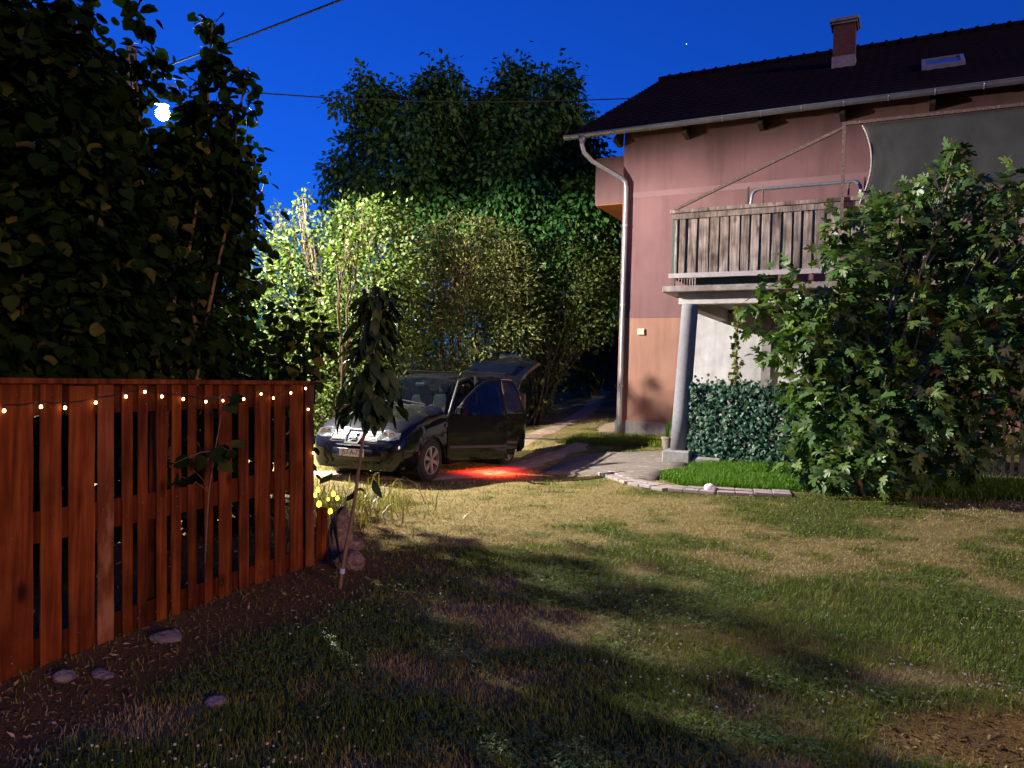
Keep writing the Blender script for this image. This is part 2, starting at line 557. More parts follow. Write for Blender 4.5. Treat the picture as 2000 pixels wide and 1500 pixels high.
# ground material: green turf soil / dry / bare from the vertex attribute
m, N, L, b = newmat('lawn_soil')
a = N.new("ShaderNodeAttribute"); a.attribute_name = 'dry'
a2 = N.new("ShaderNodeAttribute"); a2.attribute_name = 'bare'
t = noise_node(N, L, 9, 8)
t3 = noise_node(N, L, 60, 4)
g1 = ramp(N, L, t.outputs[0], [(.35, (.045, .052, .014)), (.65, (.085, .085, .026))])
d1 = ramp(N, L, t.outputs[0], [(.35, (.16, .125, .05)), (.65, (.25, .195, .085))])
s1 = ramp(N, L, t3.outputs[0], [(.35, (.10, .055, .016)), (.6, (.18, .105, .032)), (.75, (.28, .18, .07))])
c = mixc(N, L, g1.outputs[0], d1.outputs[0], a.outputs['Fac'])
c = mixc(N, L, c, s1.outputs[0], a2.outputs['Fac'])
L.new(c, b.inputs['Base Color'])
b.inputs['Roughness'].default_value = .95
b.inputs['Specular IOR Level'].default_value = .1
bumpify(N, L, b, t3.outputs[0], .8, .02)
M['ground'] = m

# ------------------------------------------------------------------ key places
FA, FB = np.array([-2.708, 4.119]), np.array([-1.735, 6.874])       # fence line at the ground
FD = (FB - FA) / np.linalg.norm(FB - FA)
FN = np.array([FD[1], -FD[0]])                                       # faces the lawn
HO = np.array([2.618, 19.076, 0.35])                                 # house corner
HU = np.array([.892, -.452, 0.0]); HU /= np.linalg.norm(HU)
HN = np.array([HU[1], -HU[0], 0.0])                                  # outward, towards the lawn
HW = -HN
def H(u, off, z):
    return HO * np.array([1, 1, 0]) + HU * u + HN * off + np.array([0, 0, z])
def hu(px, py, off=0.0):
    p = on_plane(px, py, H(0, off, 0), HN)
    return float(np.dot(p - HO, HU)), float(p[2])
LAMP = at(318, 220, 14.5)

# ground masks -----------------------------------------------------
PATHW = [tuple(gground(*p)[:2]) for p in ((1185, 925), (1240, 945), (1310, 957), (1400, 963), (1545, 967))]
APRON = [tuple(gground(*p)[:2]) for p in ((1060, 926), (1085, 912), (1120, 900), (1185, 886), (1300, 884), (1345, 886), (1345, 920), (1300, 925), (1280, 940), (1235, 946), (1195, 929), (1140, 927))]
TRACK = [tuple(gground(*p)[:2]) for p in ((640, 915), (800, 925), (930, 912), (1040, 880), (1110, 850), (1165, 822), (1192, 800))]
TRACK.append((TRACK[-1][0] + 2.5, TRACK[-1][1] + 14))
LUSH = [tuple(gground(*p)[:2]) for p in ((1285, 935), (1310, 915), (1400, 905), (1560, 915), (1800, 935), (1990, 940), (2100, 985), (1900, 975), (1700, 968), (1560, 962), (1400, 955), (1330, 950))]
def cov_bare(x, y):
    """0 grass .. 1 bare earth"""
    x, y = np.asarray(x, float), np.asarray(y, float)
    t = (x - FA[0]) * FN[0] + (y - FA[1]) * FN[1]
    al = (x - FA[0]) * FD[0] + (y - FA[1]) * FD[1]
    w = .75 + .5 * fbm(x * 1.3, y * 1.3, 5)
    b = (1 - smooth(w - .35, w + .25, t)) * (1 - smooth(3.2, 4.6, al))
    b = np.maximum(b, (t < -.05) * (1 - smooth(3.5, 6, al)))
    b = np.maximum(b, .9 * smooth(.66, .74, fbm(x * .55 + 3, y * .55, 31)) * (1 - smooth(4, 6, y)))
    q = np.hypot((x - 2.55) / .8, (y - 3.75) / .45)
    b = np.maximum(b, 1 - smooth(.6, 1.15, q + .5 * (fbm(x * 3, y * 3, 8) - .5)))
    return np.clip(b, 0, 1)
def cov_dry(x, y):
    x, y = np.asarray(x, float), np.asarray(y, float)
    n = fbm(x * .8, y * 1.1, 3, 4)
    n2 = fbm(x * 3.2, y * 3.6, 9, 3)
    far = .15 * smooth(6.6, 9.0, y) * (1 - .8 * smooth(1.4, 3.6, x)) + .03
    d = smooth(.42, .66, n * .6 + n2 * .4 + far - .02)
    return np.clip(d, 0, 1)
def rut(x, y):
    d = dist_poly(x, y, TRACK)
    n = fbm(x * 1.5, y * 1.5, 41) - .5
    return (1 - smooth(.30, .50, np.abs(d - .78) + n * .35)), d

# ------------------------------------------------------------------ ground
def grid_mesh(name, xs, ys, zf, mat, attrs=None, kind='structure'):
    X, Y = np.meshgrid(xs, ys)
    Z = zf(X, Y)
    nx, ny = len(xs), len(ys)
    v = np.stack([X, Y, Z], -1).reshape(-1, 3)
    i = np.arange(nx * ny).reshape(ny, nx)
    f = np.stack([i[:-1, :-1], i[:-1, 1:], i[1:, 1:], i[1:, :-1]], -1).reshape(-1, 4)
    me = raw_mesh(name, v, f, mat)
    for k, fn in (attrs or {}).items():
        at_ = me.attributes.new(k, 'FLOAT', 'POINT')
        at_.data.foreach_set('value', fn(X, Y).astype(np.float32).ravel())
    me.polygons.foreach_set('use_smooth', np.ones(len(f), bool))
    o = bpy.data.objects.new(name, me)
    COL.objects.link(o)
    if kind: o['kind'] = kind
    return o
def raw_mesh(name, v, f, mat):
    me = bpy.data.meshes.new(name)
    n, k = f.shape
    me.vertices.add(len(v))
    me.vertices.foreach_set('co', np.ascontiguousarray(v, np.float32).ravel())
    me.loops.add(n * k)
    me.loops.foreach_set('vertex_index', np.ascontiguousarray(f, np.int32).ravel())
    me.polygons.add(n)
    me.polygons.foreach_set('loop_start', np.arange(0, n * k, k, dtype=np.int32))
    me.update(calc_edges=True)
    if mat: me.materials.append(mat)
    return me
def bumps(x, y):
    return gz(x, y) + .05 * (fbm(x * .9, y * .9, 77) - .5) * smooth(1.0, 3.0, y) * (1 - smooth(20, 26, y))
GROUND_Z = bumps
xs = np.unique(np.concatenate([np.linspace(-400, -20, 20), np.linspace(-20, -8, 25), np.arange(-8, 14, .16), np.linspace(14, 30, 30), np.linspace(30, 500, 20)]))
ys = np.unique(np.concatenate([np.linspace(-60, -1, 20), np.arange(-1, 24, .16), np.linspace(24, 45, 40), np.linspace(45, 900, 30)]))
grid_mesh('ground', xs, ys, GROUND_Z, M['ground'], {'dry': cov_dry, 'bare': cov_bare})

def strip(name, pts, w, mat, lift, step=.2, wob=.08, seed=1):
    """a ribbon that follows the ground"""
    P = [np.array(p) for p in pts]
    out = []
    for a, b in zip(P[:-1], P[1:]):
        n = max(1, int(np.linalg.norm(b - a) / step))
        out += [a + (b - a) * k / n for k in range(n)]
    out.append(P[-1])
    out = np.array(out)
    for _ in range(6):
        out[1:-1] = (out[:-2] + out[1:-1] * 2 + out[2:]) / 4
    T = np.gradient(out, axis=0)
    T /= np.linalg.norm(T, axis=1)[:, None]
    S = np.stack([T[:, 1], -T[:, 0]], 1)
    m = MB()
    K = 5
    for i in range(len(out)):
        e1 = w / 2 + wob * (float(vnoise(i * .35, 3.3, seed)) - .5) * 2
        e2 = w / 2 + wob * (float(vnoise(i * .35, 8.1, seed + 5)) - .5) * 2
        for k in range(K):
            q = out[i] + S[i] * (-e1 + (e1 + e2) * k / (K - 1))
            m.v.append((q[0], q[1], float(GROUND_Z(q[0], q[1])) + (lift if 0 < k < K - 1 else -.02)))
    for i in range(len(out) - 1):
        for k in range(K - 1):
            m.f.append((i * K + k, i * K + k + 1, (i + 1) * K + k + 1, (i + 1) * K + k))
    return m.build(name, mat, smooth=True)
def off_poly(pts, d):
    P = np.array(pts)
    T = np.gradient(P, axis=0)
    T /= np.linalg.norm(T, axis=1)[:, None]
    return [tuple(p) for p in P + np.stack([T[:, 1], -T[:, 0]], 1) * d]
tag(strip('driveway', off_poly(TRACK, .78), .75, M['dirt'], .02, wob=.16, seed=3), kind='structure')
tag(strip('driveway', off_poly(TRACK, -.78), .75, M['dirt'], .02, wob=.16, seed=9), kind='structure')

# concrete apron and narrow paver path
m = MB()
ap = [np.array(p) for p in APRON]
cc_ = sum(ap) / len(ap)
ring = []
for a_, b_ in zip(ap, ap[1:] + ap[:1]):
    for k in range(5):
        ring.append(a_ + (b_ - a_) * k / 5)
for s_ in (0.0, .35, .7, .96, 1.0):
    for p in ring:
        q = cc_ + (p - cc_) * s_
        wob = (float(fbm(p[0] * 2, p[1] * 2, 6)) - .5) * .16 * (s_ > .9)
        q = q + (q - cc_) * wob
        m.v.append((q[0], q[1], float(GROUND_Z(q[0], q[1])) + (.045 if s_ < .99 else -.03)))
n = len(ring)
for r_ in range(4):
    for k in range(n):
        m.f.append((r_ * n + k, r_ * n + (k + 1) % n, (r_ + 1) * n + (k + 1) % n, (r_ + 1) * n + k))
apron = tag(m.build('apron', M['concrete'], smooth=True), kind='structure')
path = tag(strip('path', PATHW, .40, M['paver'], .018, wob=.03, seed=4), kind='structure')
# individual pavers on the path
PP = [np.array(p) for p in PATHW]
seg = []
for a_, b_ in zip(PP[:-1], PP[1:]):
    n = max(1, int(round(np.linalg.norm(b_ - a_) / .24)))
    for k in range(n):
        seg.append((a_ + (b_ - a_) * (k + .5) / n, (b_ - a_) / np.linalg.norm(b_ - a_), np.linalg.norm(b_ - a_) / n))
for q, d_, ln in seg:
    for sgn in (-1, 1):
        nrm_ = np.array([d_[1], -d_[0]])
        c_ = q + nrm_ * sgn * .1
        z_ = float(GROUND_Z(c_[0], c_[1])) + .022 + random.uniform(-.006, .008)
        MB().box((c_[0], c_[1], z_), (ln * .94, .185, .05), ((d_[0], d_[1], 0), (nrm_[0], nrm_[1], 0), (0, 0, 1))).build('paver', M['paver'], path, bevel=.006)

# ------------------------------------------------------------------ house
house = thing('house', 'two storey pink rendered house with dark tiled roof and wooden balcony', 'house', HO)
ZD, ZB, ZE = 3.38, 6.30, 7.72
UMAX, WDEP = 14.0, 13.6
# main wall body
m = MB()
def hbox(m, u0, u1, o0, o1, z0, z1):
    m.hexa([H(u0, o0, z0), H(u1, o0, z0), H(u1, o1, z0), H(u0, o1, z0), H(u0, o0, z1), H(u1, o0, z1), H(u1, o1, z1), H(u0, o1, z1)])
    return m
# upper wall with gable ends: prism across the depth
SL = .538
def roofz(s):          # height of the roof underside, s metres inward from the wall
    return 7.60 + SL * (s + .75)
RS = 6.8
prof = [(0, ZD + .0), (WDEP, ZD), (WDEP, roofz(0) - .06), (RS, roofz(RS) - .06), (0, roofz(0) - .06)]
m.prism([H(0, -s, z) for s, z in prof], (0, 0, 0), tuple(HU * UMAX))
wall = m.build('wall', M['wall'], house)
hbox(MB(), 0, UMAX, -WDEP, .0, .75, ZD).build('lower_wall', M['dado'], house)
hbox(MB(), -.03, UMAX, -WDEP, .03, -.3, .75).build('plinth', M['plinth'], house)
m = MB()
hbox(m, -.004, UMAX, -.3, .006, ZB - .07, ZB + .07)
m.build('plaster_band', M['band'], house)
m = MB()
hbox(m, -.004, UMAX, -.3, .008, ZD - .10, ZD + .06)
m.build('plaster_ledge', M['wall'], house)
# white terrace wall under the balcony, pilaster, grille
uw1 = hu(1590, 700)[0]
hbox(MB(), 1.55, uw1, 0, .035, .5, 3.36).build('terrace_wall', M['whitewall'], house)
up0, up1 = hu(1489, 700)[0], hu(1507, 700)[0]
hbox(MB(), up0, up1, .035, .16, .5, 3.36).build('pilaster', M['plinth'], house)
# terrace floor
hbox(MB(), 2.3, UMAX, 0.05, 3.62, -.2, .40).build('terrace_floor', M['concrete'], house)
# small cream box on the wall
uj, zj = hu(1253, 648)
jb = hbox(MB(), uj - .085, uj + .085, 0, .06, zj - .075, zj + .075).build('wall_box', M['cream'], house, bevel=.008)
jm = MB()
for k in (-1, 1):
    hbox(jm, uj + k * .035 - .025, uj + k * .035 + .025, .06, .066, zj - .05, zj + .05)
jm.build('box_lid', M['cream'], jb)
# balcony slab, beams
OB = 3.73
hbox(MB(), 2.15, UMAX, 0.02, OB + .06, 3.44, 3.555).build('balcony_slab', M['slab'], house, bevel=.012)
hbox(MB(), 2.42, UMAX, OB - .42, OB - .16, 3.22, 3.44).build('balcony_beam', M['beam'], house, bevel=.01)
hbox(MB(), 2.42, 2.66, .04, OB - .42, 3.18, 3.44).build('side_beam', M['beam'], house, bevel=.01)
for uc in (5.2, 8.0, 10.8):
    hbox(MB(), uc - .1, uc + .1, .04, OB - .42, 3.24, 3.44).build('cross_beam', M['beam'], house)
# pillars
def pillar(u0, u1, off):
    a_, b_ = H(u0, off, .42), H(u1, off, 3.22)
    pts = [a_ + (b_ - a_) * t_ for t_ in (0, .25, .5, .75, .97, 1)]
    p = MB().tube(pts, [.165, .163, .160, .158, .156, .156], 24).build('pillar', M['pillar'], house, smooth=True)
    return p
PU, PO = 2.53, 3.55
p1 = pillar(2.50, 2.64, PO)
pb = rock(H(2.50, PO + .02, .27), (.27, .27, .20), 3, M['plinth'], 'pillar_base')
m = MB()
hbox(m, 2.24, 2.78, PO - .24, PO + .26, -.05, .43)
o = m.build('pillar_base', M['plinth'], house, bevel=.03)
bpy.data.objects.remove(pb)
hbox(MB(), 2.78, 3.35, PO - .12, PO + .20, -.05, .33).build('kerb_block', M['plinth'], house, bevel=.04)
p2 = pillar(8.42, 8.42, PO)
hbox(MB(), 8.15, 8.7, PO - .24, PO + .24, -.05, .45).build('pillar_base', M['plinth'], house, bevel=.03)
# little box balcony on the gable end
q = MB()
s0 = 1.0
zt, zb_ = 7.62, 6.38
hbox(q, -1.12, 0, -s0 - 3.2, -s0, zb_, zt)
sb = q.build('side_balcony', M['wall'], house)
hbox(MB(), -1.10, 0, -s0 - 3.15, -s0 - .02, zb_ - .012, zb_ - .002).build('soffit', M['soffit'], sb)
# roof: stepped courses of tiles
m = MB()
ncol = 20
nu = 120
U0, U1 = -1.2, UMAX
for side in (0, 1):
    ncr = 24
    smax = RS + .75
    for c_ in range(ncr):
        s_a, s_b = -.75 + smax * c_ / ncr, -.75 + smax * (c_ + 1) / ncr + .03
        base = len(m.v)
        for k in range(nu + 1):
            u_ = U0 + (U1 - U0) * k / nu
            wv = .018 * (k % 2)
            for s_, dz in ((s_a, .035 + wv), (s_b, .0 + wv)):
                z_ = 7.70 + SL * (s_ + .75) + dz
                s2 = s_ if side == 0 else 2 * RS - s_
                m.v.append(tuple(H(u_, -s2, z_)))
        for k in range(nu):
            a_ = base + k * 2
            m.f.append((a_, a_ + 2, a_ + 3, a_ + 1))
        b2 = len(m.v)
        for k in range(nu + 1):     # riser at the front of each course
            u_ = U0 + (U1 - U0) * k / nu
            s2 = s_a if side == 0 else 2 * RS - s_a
            m.v.append(tuple(H(u_, -s2, 7.70 + SL * (s_a + .75) - .01)))
        for k in range(nu):
            m.f.append((base + k * 2, base + k * 2 + 2, b2 + k + 1, b2 + k))
roof = m.build('roof', M['roof'], house)
m = MB()      # boarding below the tiles
m.prism([H(U0 + .03, .74, 7.62), H(U0 + .03, -RS, 7.62 + SL * (RS + .75)), H(U0 + .03, -2 * RS - .74, 7.62), H(U0 + .03, -2 * RS - .74, 7.685), H(U0 + .03, -RS, 7.685 + SL * (RS + .75)), H(U0 + .03, .74, 7.685)], (0, 0, 0), tuple(HU * (U1 - U0 - .06)))
m.build('roof_boarding', M['roof'], roof)
for k in range(int((U1 - U0) / .38)):
    u_ = U0 + k * .38
    z_ = 7.74 + SL * (RS + .75)
    r0, r1 = .10, .125
    m = MB().tube([H(u_, -RS, z_), H(u_ + .33, -RS, z_ + .004), H(u_ + .331, -RS, z_ + .01), H(u_ + .40, -RS, z_ + .014)], [r0, r0, r1, r1], 10)
    m.build('ridge_tile', M['roof'], roof, smooth=False)
# rafter ends under the eave
for k in range(9):
    u_ = -.16 + k * 1.7
    m = MB().prism([H(u_, .0, 7.52), H(u_, .40, 7.56), H(u_, .40, 7.62), H(u_, -.1, 7.66 + .35), H(u_, -.1, 7.60)], (0, 0, 0), tuple(HU * .11))
    m.build('rafter_end', M['bark'], house)
# gutter: half round trough with brackets
m = MB()
GA, GB = -1.25, UMAX
K = 9
for u_ in (GA, GB):
    for k in range(K):
        a_ = math.pi * (1 + k / (K - 1))
        m.v.append(tuple(H(u_, .86 + .085 * math.cos(a_), 7.66 + .085 * math.sin(a_))))
    for k in range(K):
        a_ = math.pi * (2 - k / (K - 1))
        m.v.append(tuple(H(u_, .86 + .078 * math.cos(a_), 7.66 + .078 * math.sin(a_))))
T2 = 2 * K
for k in range(T2):
    m.f.append((k, (k + 1) % T2, T2 + (k + 1) % T2, T2 + k))
m.f.append(tuple(range(T2)))
m.f.append(tuple(range(T2, 2 * T2)))
gut = m.build('gutter', M['gutter'], house)
MB().tube([H(GA, .955, 7.662), H(GB, .955, 7.662)], .013, 8).build('gutter_lip', M['gutter'], gut, smooth=True)
for k in range(18):
    u_ = GA + .5 + k * .83
    pts = [H(u_, .86 + .092 * math.cos(math.pi * (1 + j / 8)), 7.66 + .092 * math.sin(math.pi * (1 + j / 8))) for j in range(9)]
    MB().tube(pts, .011, 5).build('gutter_bracket', M['zinc'], gut)
# downspout
ds = [(-.78, .86, 7.58), (-.78, .86, 7.42), (-.74, .80, 7.25), (-.60, .62, 7.08), (.0, .18, 6.72), (.10, .12, 6.62), (.12, .10, 6.45)]
pts = [H(*p) for p in ds]
pts += [H(.12, .10, z_) for z_ in (5.5, 4.5, 3.5, 2.5, 1.5, .7, .36)]
dsp = MB().tube(pts, .058, 14).build('downspout', M['gutter'], house, smooth=True)
MB().tube([H(-.78, .86, 7.62), H(-.78, .86, 7.46)], [.10, .06], 12).build('gutter_outlet', M['gutter'], dsp, smooth=True)
for z_ in (5.55, 3.6, 1.6):
    MB().tube([H(.12, .10, z_ - .02), H(.12, .10, z_ + .02)], .068, 12).build('pipe_clamp', M['zinc'], dsp)
# chimney
def roof_hit(px, py):
    nrm_ = np.cross(HU, HW + np.array([0, 0, SL]))
    return on_plane(px, py, H(0, .75, 7.75), nrm_)
cb = roof_hit(1647, 128)
cu, cs = float(np.dot(cb - HO, HU)), -float(np.dot(cb - HO, HN))
cw, cd = .27, .27
ctop = on_plane(1650, 42, H(0, -cs, 0), HN)[2]
ch = MB()
hbox(ch, cu - cw, cu + cw, -cs - 2 * cd, -cs, cb[2] - .7, ctop)
chim = ch.build('chimney', M['brick'], house)
capm = MB()
hbox(capm, cu - cw - .09, cu + cw + .09, -cs - 2 * cd - .09, -cs + .09, ctop, ctop + .09)
hbox(capm, cu - cw - .05, cu + cw + .05, -cs - 2 * cd - .05, -cs + .05, ctop - .06, ctop)
capm.build('chimney_cap', M['slab'], chim, bevel=.01)
fl = MB()
hbox(fl, cu - cw - .02, cu + cw + .02, -cs - .4, -cs + .02, cb[2] - .1, cb[2] + .26)
fl.build('flashing', M['plinth'], chim)
# roof window
k0 = [roof_hit(*p) for p in ((1800, 136), (1876, 128), (1881, 113), (1808, 121))]
us = [float(np.dot(p - HO, HU)) for p in k0]
ss = [-float(np.dot(p - HO, HN)) for p in k0]
ua, ub_, sa, sbb = min(us), max(us), np.mean(ss[:2]), np.mean(ss[2:])
rn = np.cross(HU, HW + np.array([0, 0, SL])); rn /= np.linalg.norm(rn)
rv = (HW + np.array([0, 0, SL])); rv /= np.linalg.norm(rv)
cwn = H((ua + ub_) / 2, -(sa + sbb) / 2, 7.70 + SL * ((sa + sbb) / 2 + .75))
wd, hd = ub_ - ua, (sbb - sa) * math.hypot(1, SL)
sk = MB()
for sx in (-1, 1):
    sk.box(cwn + rn * .05 + HU * sx * (wd / 2 - .04), (.08, hd, .16), (HU, rv, rn))
    sk.box(cwn + rn * .05 + rv * sx * (hd / 2 - .04), (wd - .16, .08, .16), (HU, rv, rn))
skl = sk.build('roof_window', M['zinc'], house)
MB().box(cwn + rn * .09, (wd - .16, hd - .16, .02), (HU, rv, rn)).build('pane', M['skyglass'], skl)
# aerial at the roof edge
aq = H(-1.1, .3, 7.75 + SL * 1.05)
an = MB().tube([aq, aq + np.array([0, 0, .34])], .012, 6)
an.tube([aq + np.array([0, 0, .30]) - HU * .42, aq + np.array([0, 0, .32]) + HU * .1], .010, 6)
for k in range(4):
    c_ = aq + np.array([0, 0, .305]) - HU * (.36 - .12 * k)
    an.tube([c_ - HN * .12, c_ + HN * .12], .006, 5)
an.build('aerial', M['black'], house)

# balcony railing
rl = MB()
hbox(rl, 2.26, UMAX, OB - .02, OB + .08, 4.93, 5.0)
railing = rl.build('railing', M['oldwood'], house, bevel=.006)
hbox(MB(), 2.30, UMAX, OB + .0, OB + .05, 4.82, 4.93).build('top_rail', M['oldwood'], railing)
hbox(MB(), 2.27, UMAX, OB + .03, OB + .075, 3.70, 3.79).build('bottom_rail', M['greyrail'], railing)
hbox(MB(), 2.30, UMAX, OB - .05, OB - .02, 4.30, 4.36).build('middle_rail', M['black'], railing)
pxs = [(1316, 1322, .03), (1326, 1339), (1343, 1361), (1363.5, 1384), (1385.5, 1404), (1405, 1423), (1424, 1444), (1446, 1463), (1465.5, 1483), (1486, 1504), (1507, 1525), (1528, 1546), (1549, 1564), (1567.5, 1586), (1590, 1610), (1613, 1632)]
edges = []
for e in pxs:
    edges.append((hu(e[0] + .8, 480, OB + .03)[0], hu(e[1] - .8, 480, OB + .03)[0]))
while edges[-1][1] < 11.5:
    a_ = edges[-1][1] + random.uniform(.025, .05)
    edges.append((a_, a_ + random.uniform(.14, .2)))
for (a_, b_) in edges:
    t1, t2 = random.uniform(-.015, .015), random.uniform(-.01, .01)
    off = OB + .022 + random.uniform(-.006, .006)
    z0, z1 = 3.72 + random.uniform(-.03, .02), 4.90
    m = MB().hexa([H(a_ + t1, off - .025, z0), H(b_ + t1, off - .025, z0), H(b_ + t1, off, z0 + t2), H(a_ + t1, off, z0 + t2),
                   H(a_, off - .025, z1), H(b_, off - .025, z1), H(b_, off, z1), H(a_, off, z1)])
    m.build('slat', M['oldwood'], railing, bevel=.004)
for u_ in (2.32, 5.30, 8.2, 11.0):
    hbox(MB(), u_ - .035, u_ + .035, OB - .12, OB - .05, 3.555, 4.93).build('railing_post', M['rust'], railing)
hbox(MB(), 2.30, UMAX, OB - .012, OB - .008, 3.70, 4.86).build('railing_backing', M['planter'], railing)  # thin dark green backing added so the gaps between slats read dark
# side run of the railing back to the wall
hbox(MB(), 2.27, 2.33, .05, OB - .02, 4.93, 5.0).build('side_rail', M['oldwood'], railing)
for k in range(16):
    o_ = .15 + k * .22
    hbox(MB(), 2.285, 2.31, o_, o_ + .15, 3.72, 4.92).build('slat', M['oldwood'], railing)

# rusty frame that carries the shade cloth
pu, pz = hu(1650, 247, OB)
fr = thing('canopy', 'rusty angle iron frame with slanting brace above the balcony rail', 'canopy frame', H(pu, OB, 5.0))
MB().bar(H(pu, OB + .09, 4.6), H(pu, OB + .09, 6.27), .055, .055, HN).build('post', M['rust'], fr)
MB().bar(H(2.34, OB + .06, 5.0), H(pu - .02, OB + .06, 6.2), .05, .05, HN).build('brace', M['rust'], fr)
MB().bar(H(pu - .03, OB + .09, 6.255), H(UMAX, OB + .09, 6.20), .05, .05, HN).build('top_bar', M['rust'], fr)
MB().bar(H(8.6, OB + .06, 5.0), H(8.6, OB + .06, 6.2), .05, .05, HN).build('post', M['rust'], fr)
# cloth
m = MB()
nz, nn = 14, 40
for j in range(nz + 1):
    for i in range(nn + 1):
        v_ = j / nz
        left = hu(1682, 250, OB)[0] + .16 * math.sin(math.pi * min(1, v_ * 1.05)) ** .8 + .02
        u_ = left + (UMAX - .2 - left) * (i / nn) ** 1.4
        z_ = 6.21 - 1.35 * v_
        o_ = OB + .05 + .025 * math.sin(u_ * 2.3 + v_ * 1.2) * v_ + .018 * math.sin(u_ * 9 + v_ * 3) * v_ + .008 * math.sin(u_ * 21 + v_ * 7)
        m.v.append(tuple(H(u_, o_, z_)))
for j in range(nz):
    for i in range(nn):
        a_ = j * (nn + 1) + i
        m.f.append((a_, a_ + 1, a_ + nn + 2, a_ + nn + 1))
tarp = m.build('shade_cloth', M['tarp'], None, smooth=True)
sm = tarp.modifiers.new('solid', 'SOLIDIFY'); sm.thickness = .006
tag(tarp, 'dark grey shade cloth hanging from the rusty bar above the balcony', 'shade cloth')
pts = [m.v[j * (nn + 1)] for j in range(nz + 1)]
MB().tube(pts, .014, 6).build('hem', M['tarp_hem'], tarp, smooth=True)

# swing frame of bent tube standing on the balcony
sw = thing('swing_frame', 'grey bent tube swing frame standing on the balcony behind the rail', 'swing frame', H(4, 2.6, 3.555))
so_ = 2.9
ul, zl = hu(1465, 368, so_)
ur, zr = hu(1686, 352, so_)
zl = zl - .03; zr = zl + .0
arc = [H(ul, so_, 3.56), H(ul + .02, so_, zl - .3), H(ul + .04, so_, zl - .14)] + [H(ul + .04 + .14 * (1 - math.cos(a_)), so_, zl - .14 + .14 * math.sin(a_)) for a_ in np.linspace(.2, math.pi / 2, 6)]
arc += [H(ur - .04 - .14 * (1 - math.cos(a_)), so_, zl - .14 + .14 * math.sin(a_)) for a_ in np.linspace(math.pi / 2, .2, 6)] + [H(ur - .02, so_, zl - .3), H(ur, so_, 3.56)]
MB().tube(arc, .03, 10).build('top_tube', M['steel'], sw, smooth=True)
for u_ in (ul + .24, ur - .24):
    MB().tube([H(u_, so_, zl + .02), H(u_, so_, zl - .25), H(u_ + .02, so_, zl - .7)], .018, 6).build('hanger', M['rust'], sw)
    MB().tube([H(u_ - .02, so_, zl - .3), H(u_ + .1, so_ - .05, zl - .75)], .010, 6).build('chain', M['steel'], sw)
for u_ in (ul - .03, ur + .03):
    MB().bar(H(u_, so_, 3.56), H(u_, so_, zl + .06), .03, .03, HN).build('upright', M['black'], sw)
hbox(MB(), ul + .08, ul + .23, so_ - .4, so_ - .37, zl - .9, zl - .35).build('side_plate', M['zinc'], sw)

# ribbed planter under the rail and pale cloth further right
pl = thing('planter_box', 'dark green ribbed planter seen in the gap under the balcony rail', 'planter', H(3.2, 3.4, 3.555))
m = MB()
hbox(m, 2.72, 4.2, 3.3, 3.52, 3.56, 3.80)
bx = m.build('trough', M['planter'], pl, bevel=.01)
for k in range(19):
    hbox(MB(), 2.74 + k * .078, 2.775 + k * .078, 3.52, 3.535, 3.57, 3.78).build('rib', M['planter'], pl)
ub2, zb2 = hu(1942, 541, OB - .25)
m = MB()
nn2 = 12
for j in range(7):
    for i in range(nn2 + 1):
        u_ = ub2 - .22 + .44 * i / nn2
        s_ = j / 6
        z_ = 3.56 + .2 * math.sin(math.pi * s_) ** .6 * (1 + .25 * math.sin(i * 1.9))
        m.v.append(tuple(H(u_, OB - .5 + .42 * s_, z_)))
for j in range(6):
    for i in range(nn2):
        a_ = j * (nn2 + 1) + i
        m.f.append((a_, a_ + 1, a_ + nn2 + 2, a_ + nn2 + 1))
o = m.build('folded_cloth', M['bluebox'], None, smooth=True)
tag(o, 'pale blue folded cloth lying on the balcony floor under the rail', 'cloth')
m = MB()
for k, u_ in enumerate((ub2 - .12, ub2 + .02)):
    m.tube([H(u_ - .05, OB - .07, 3.575), H(u_, OB - .11, 3.69), H(u_ + .07, OB - .18, 3.76)], .012, 5)
m.build('stripe', M['ink'], o)

# dark metal grille at the end of the white wall
gr = thing('metal_gate', 'dark barred metal gate leaning at the end of the white terrace wall', 'gate', H(uw1 + .25, .3, .4))
for k in range(7):
    u_ = uw1 + .02 + k * .09
    MB().tube([H(u_, .25, .42), H(u_, .25, 2.35)], .014, 6).build('bar', M['black'], gr)
for z_ in (.6, 1.5, 2.3):
    MB().bar(H(uw1 + .0, .25, z_), H(uw1 + .58, .25, z_), .03, .03).build('gate_rail', M['black'], gr)

# railing of thin black bars between the terrace pillars
tr = thing('terrace_railing', 'low black barred railing along the terrace edge behind the fig tree', 'railing', H(6.5, OB - .1, .4))
TU0, TU1 = 5.3, 8.02
for z_ in (.50, .78, 1.02, 1.28, 1.52):
    MB().bar(H(TU0, OB - .12, z_), H(TU1, OB - .12, z_), .02, .045).build('cross_bar', M['black'], tr)
for k in range(24):
    u_ = TU0 + (TU1 - TU0) * k / 23
    MB().bar(H(u_, OB - .10, .36), H(u_, OB - .10, 1.60), .05, .018, HN).build('bar', M['black'], tr)
hbox(MB(), TU1, TU1 + .11, OB - .2, OB - .06, .0, 1.66).build('end_post', M['black'], tr)

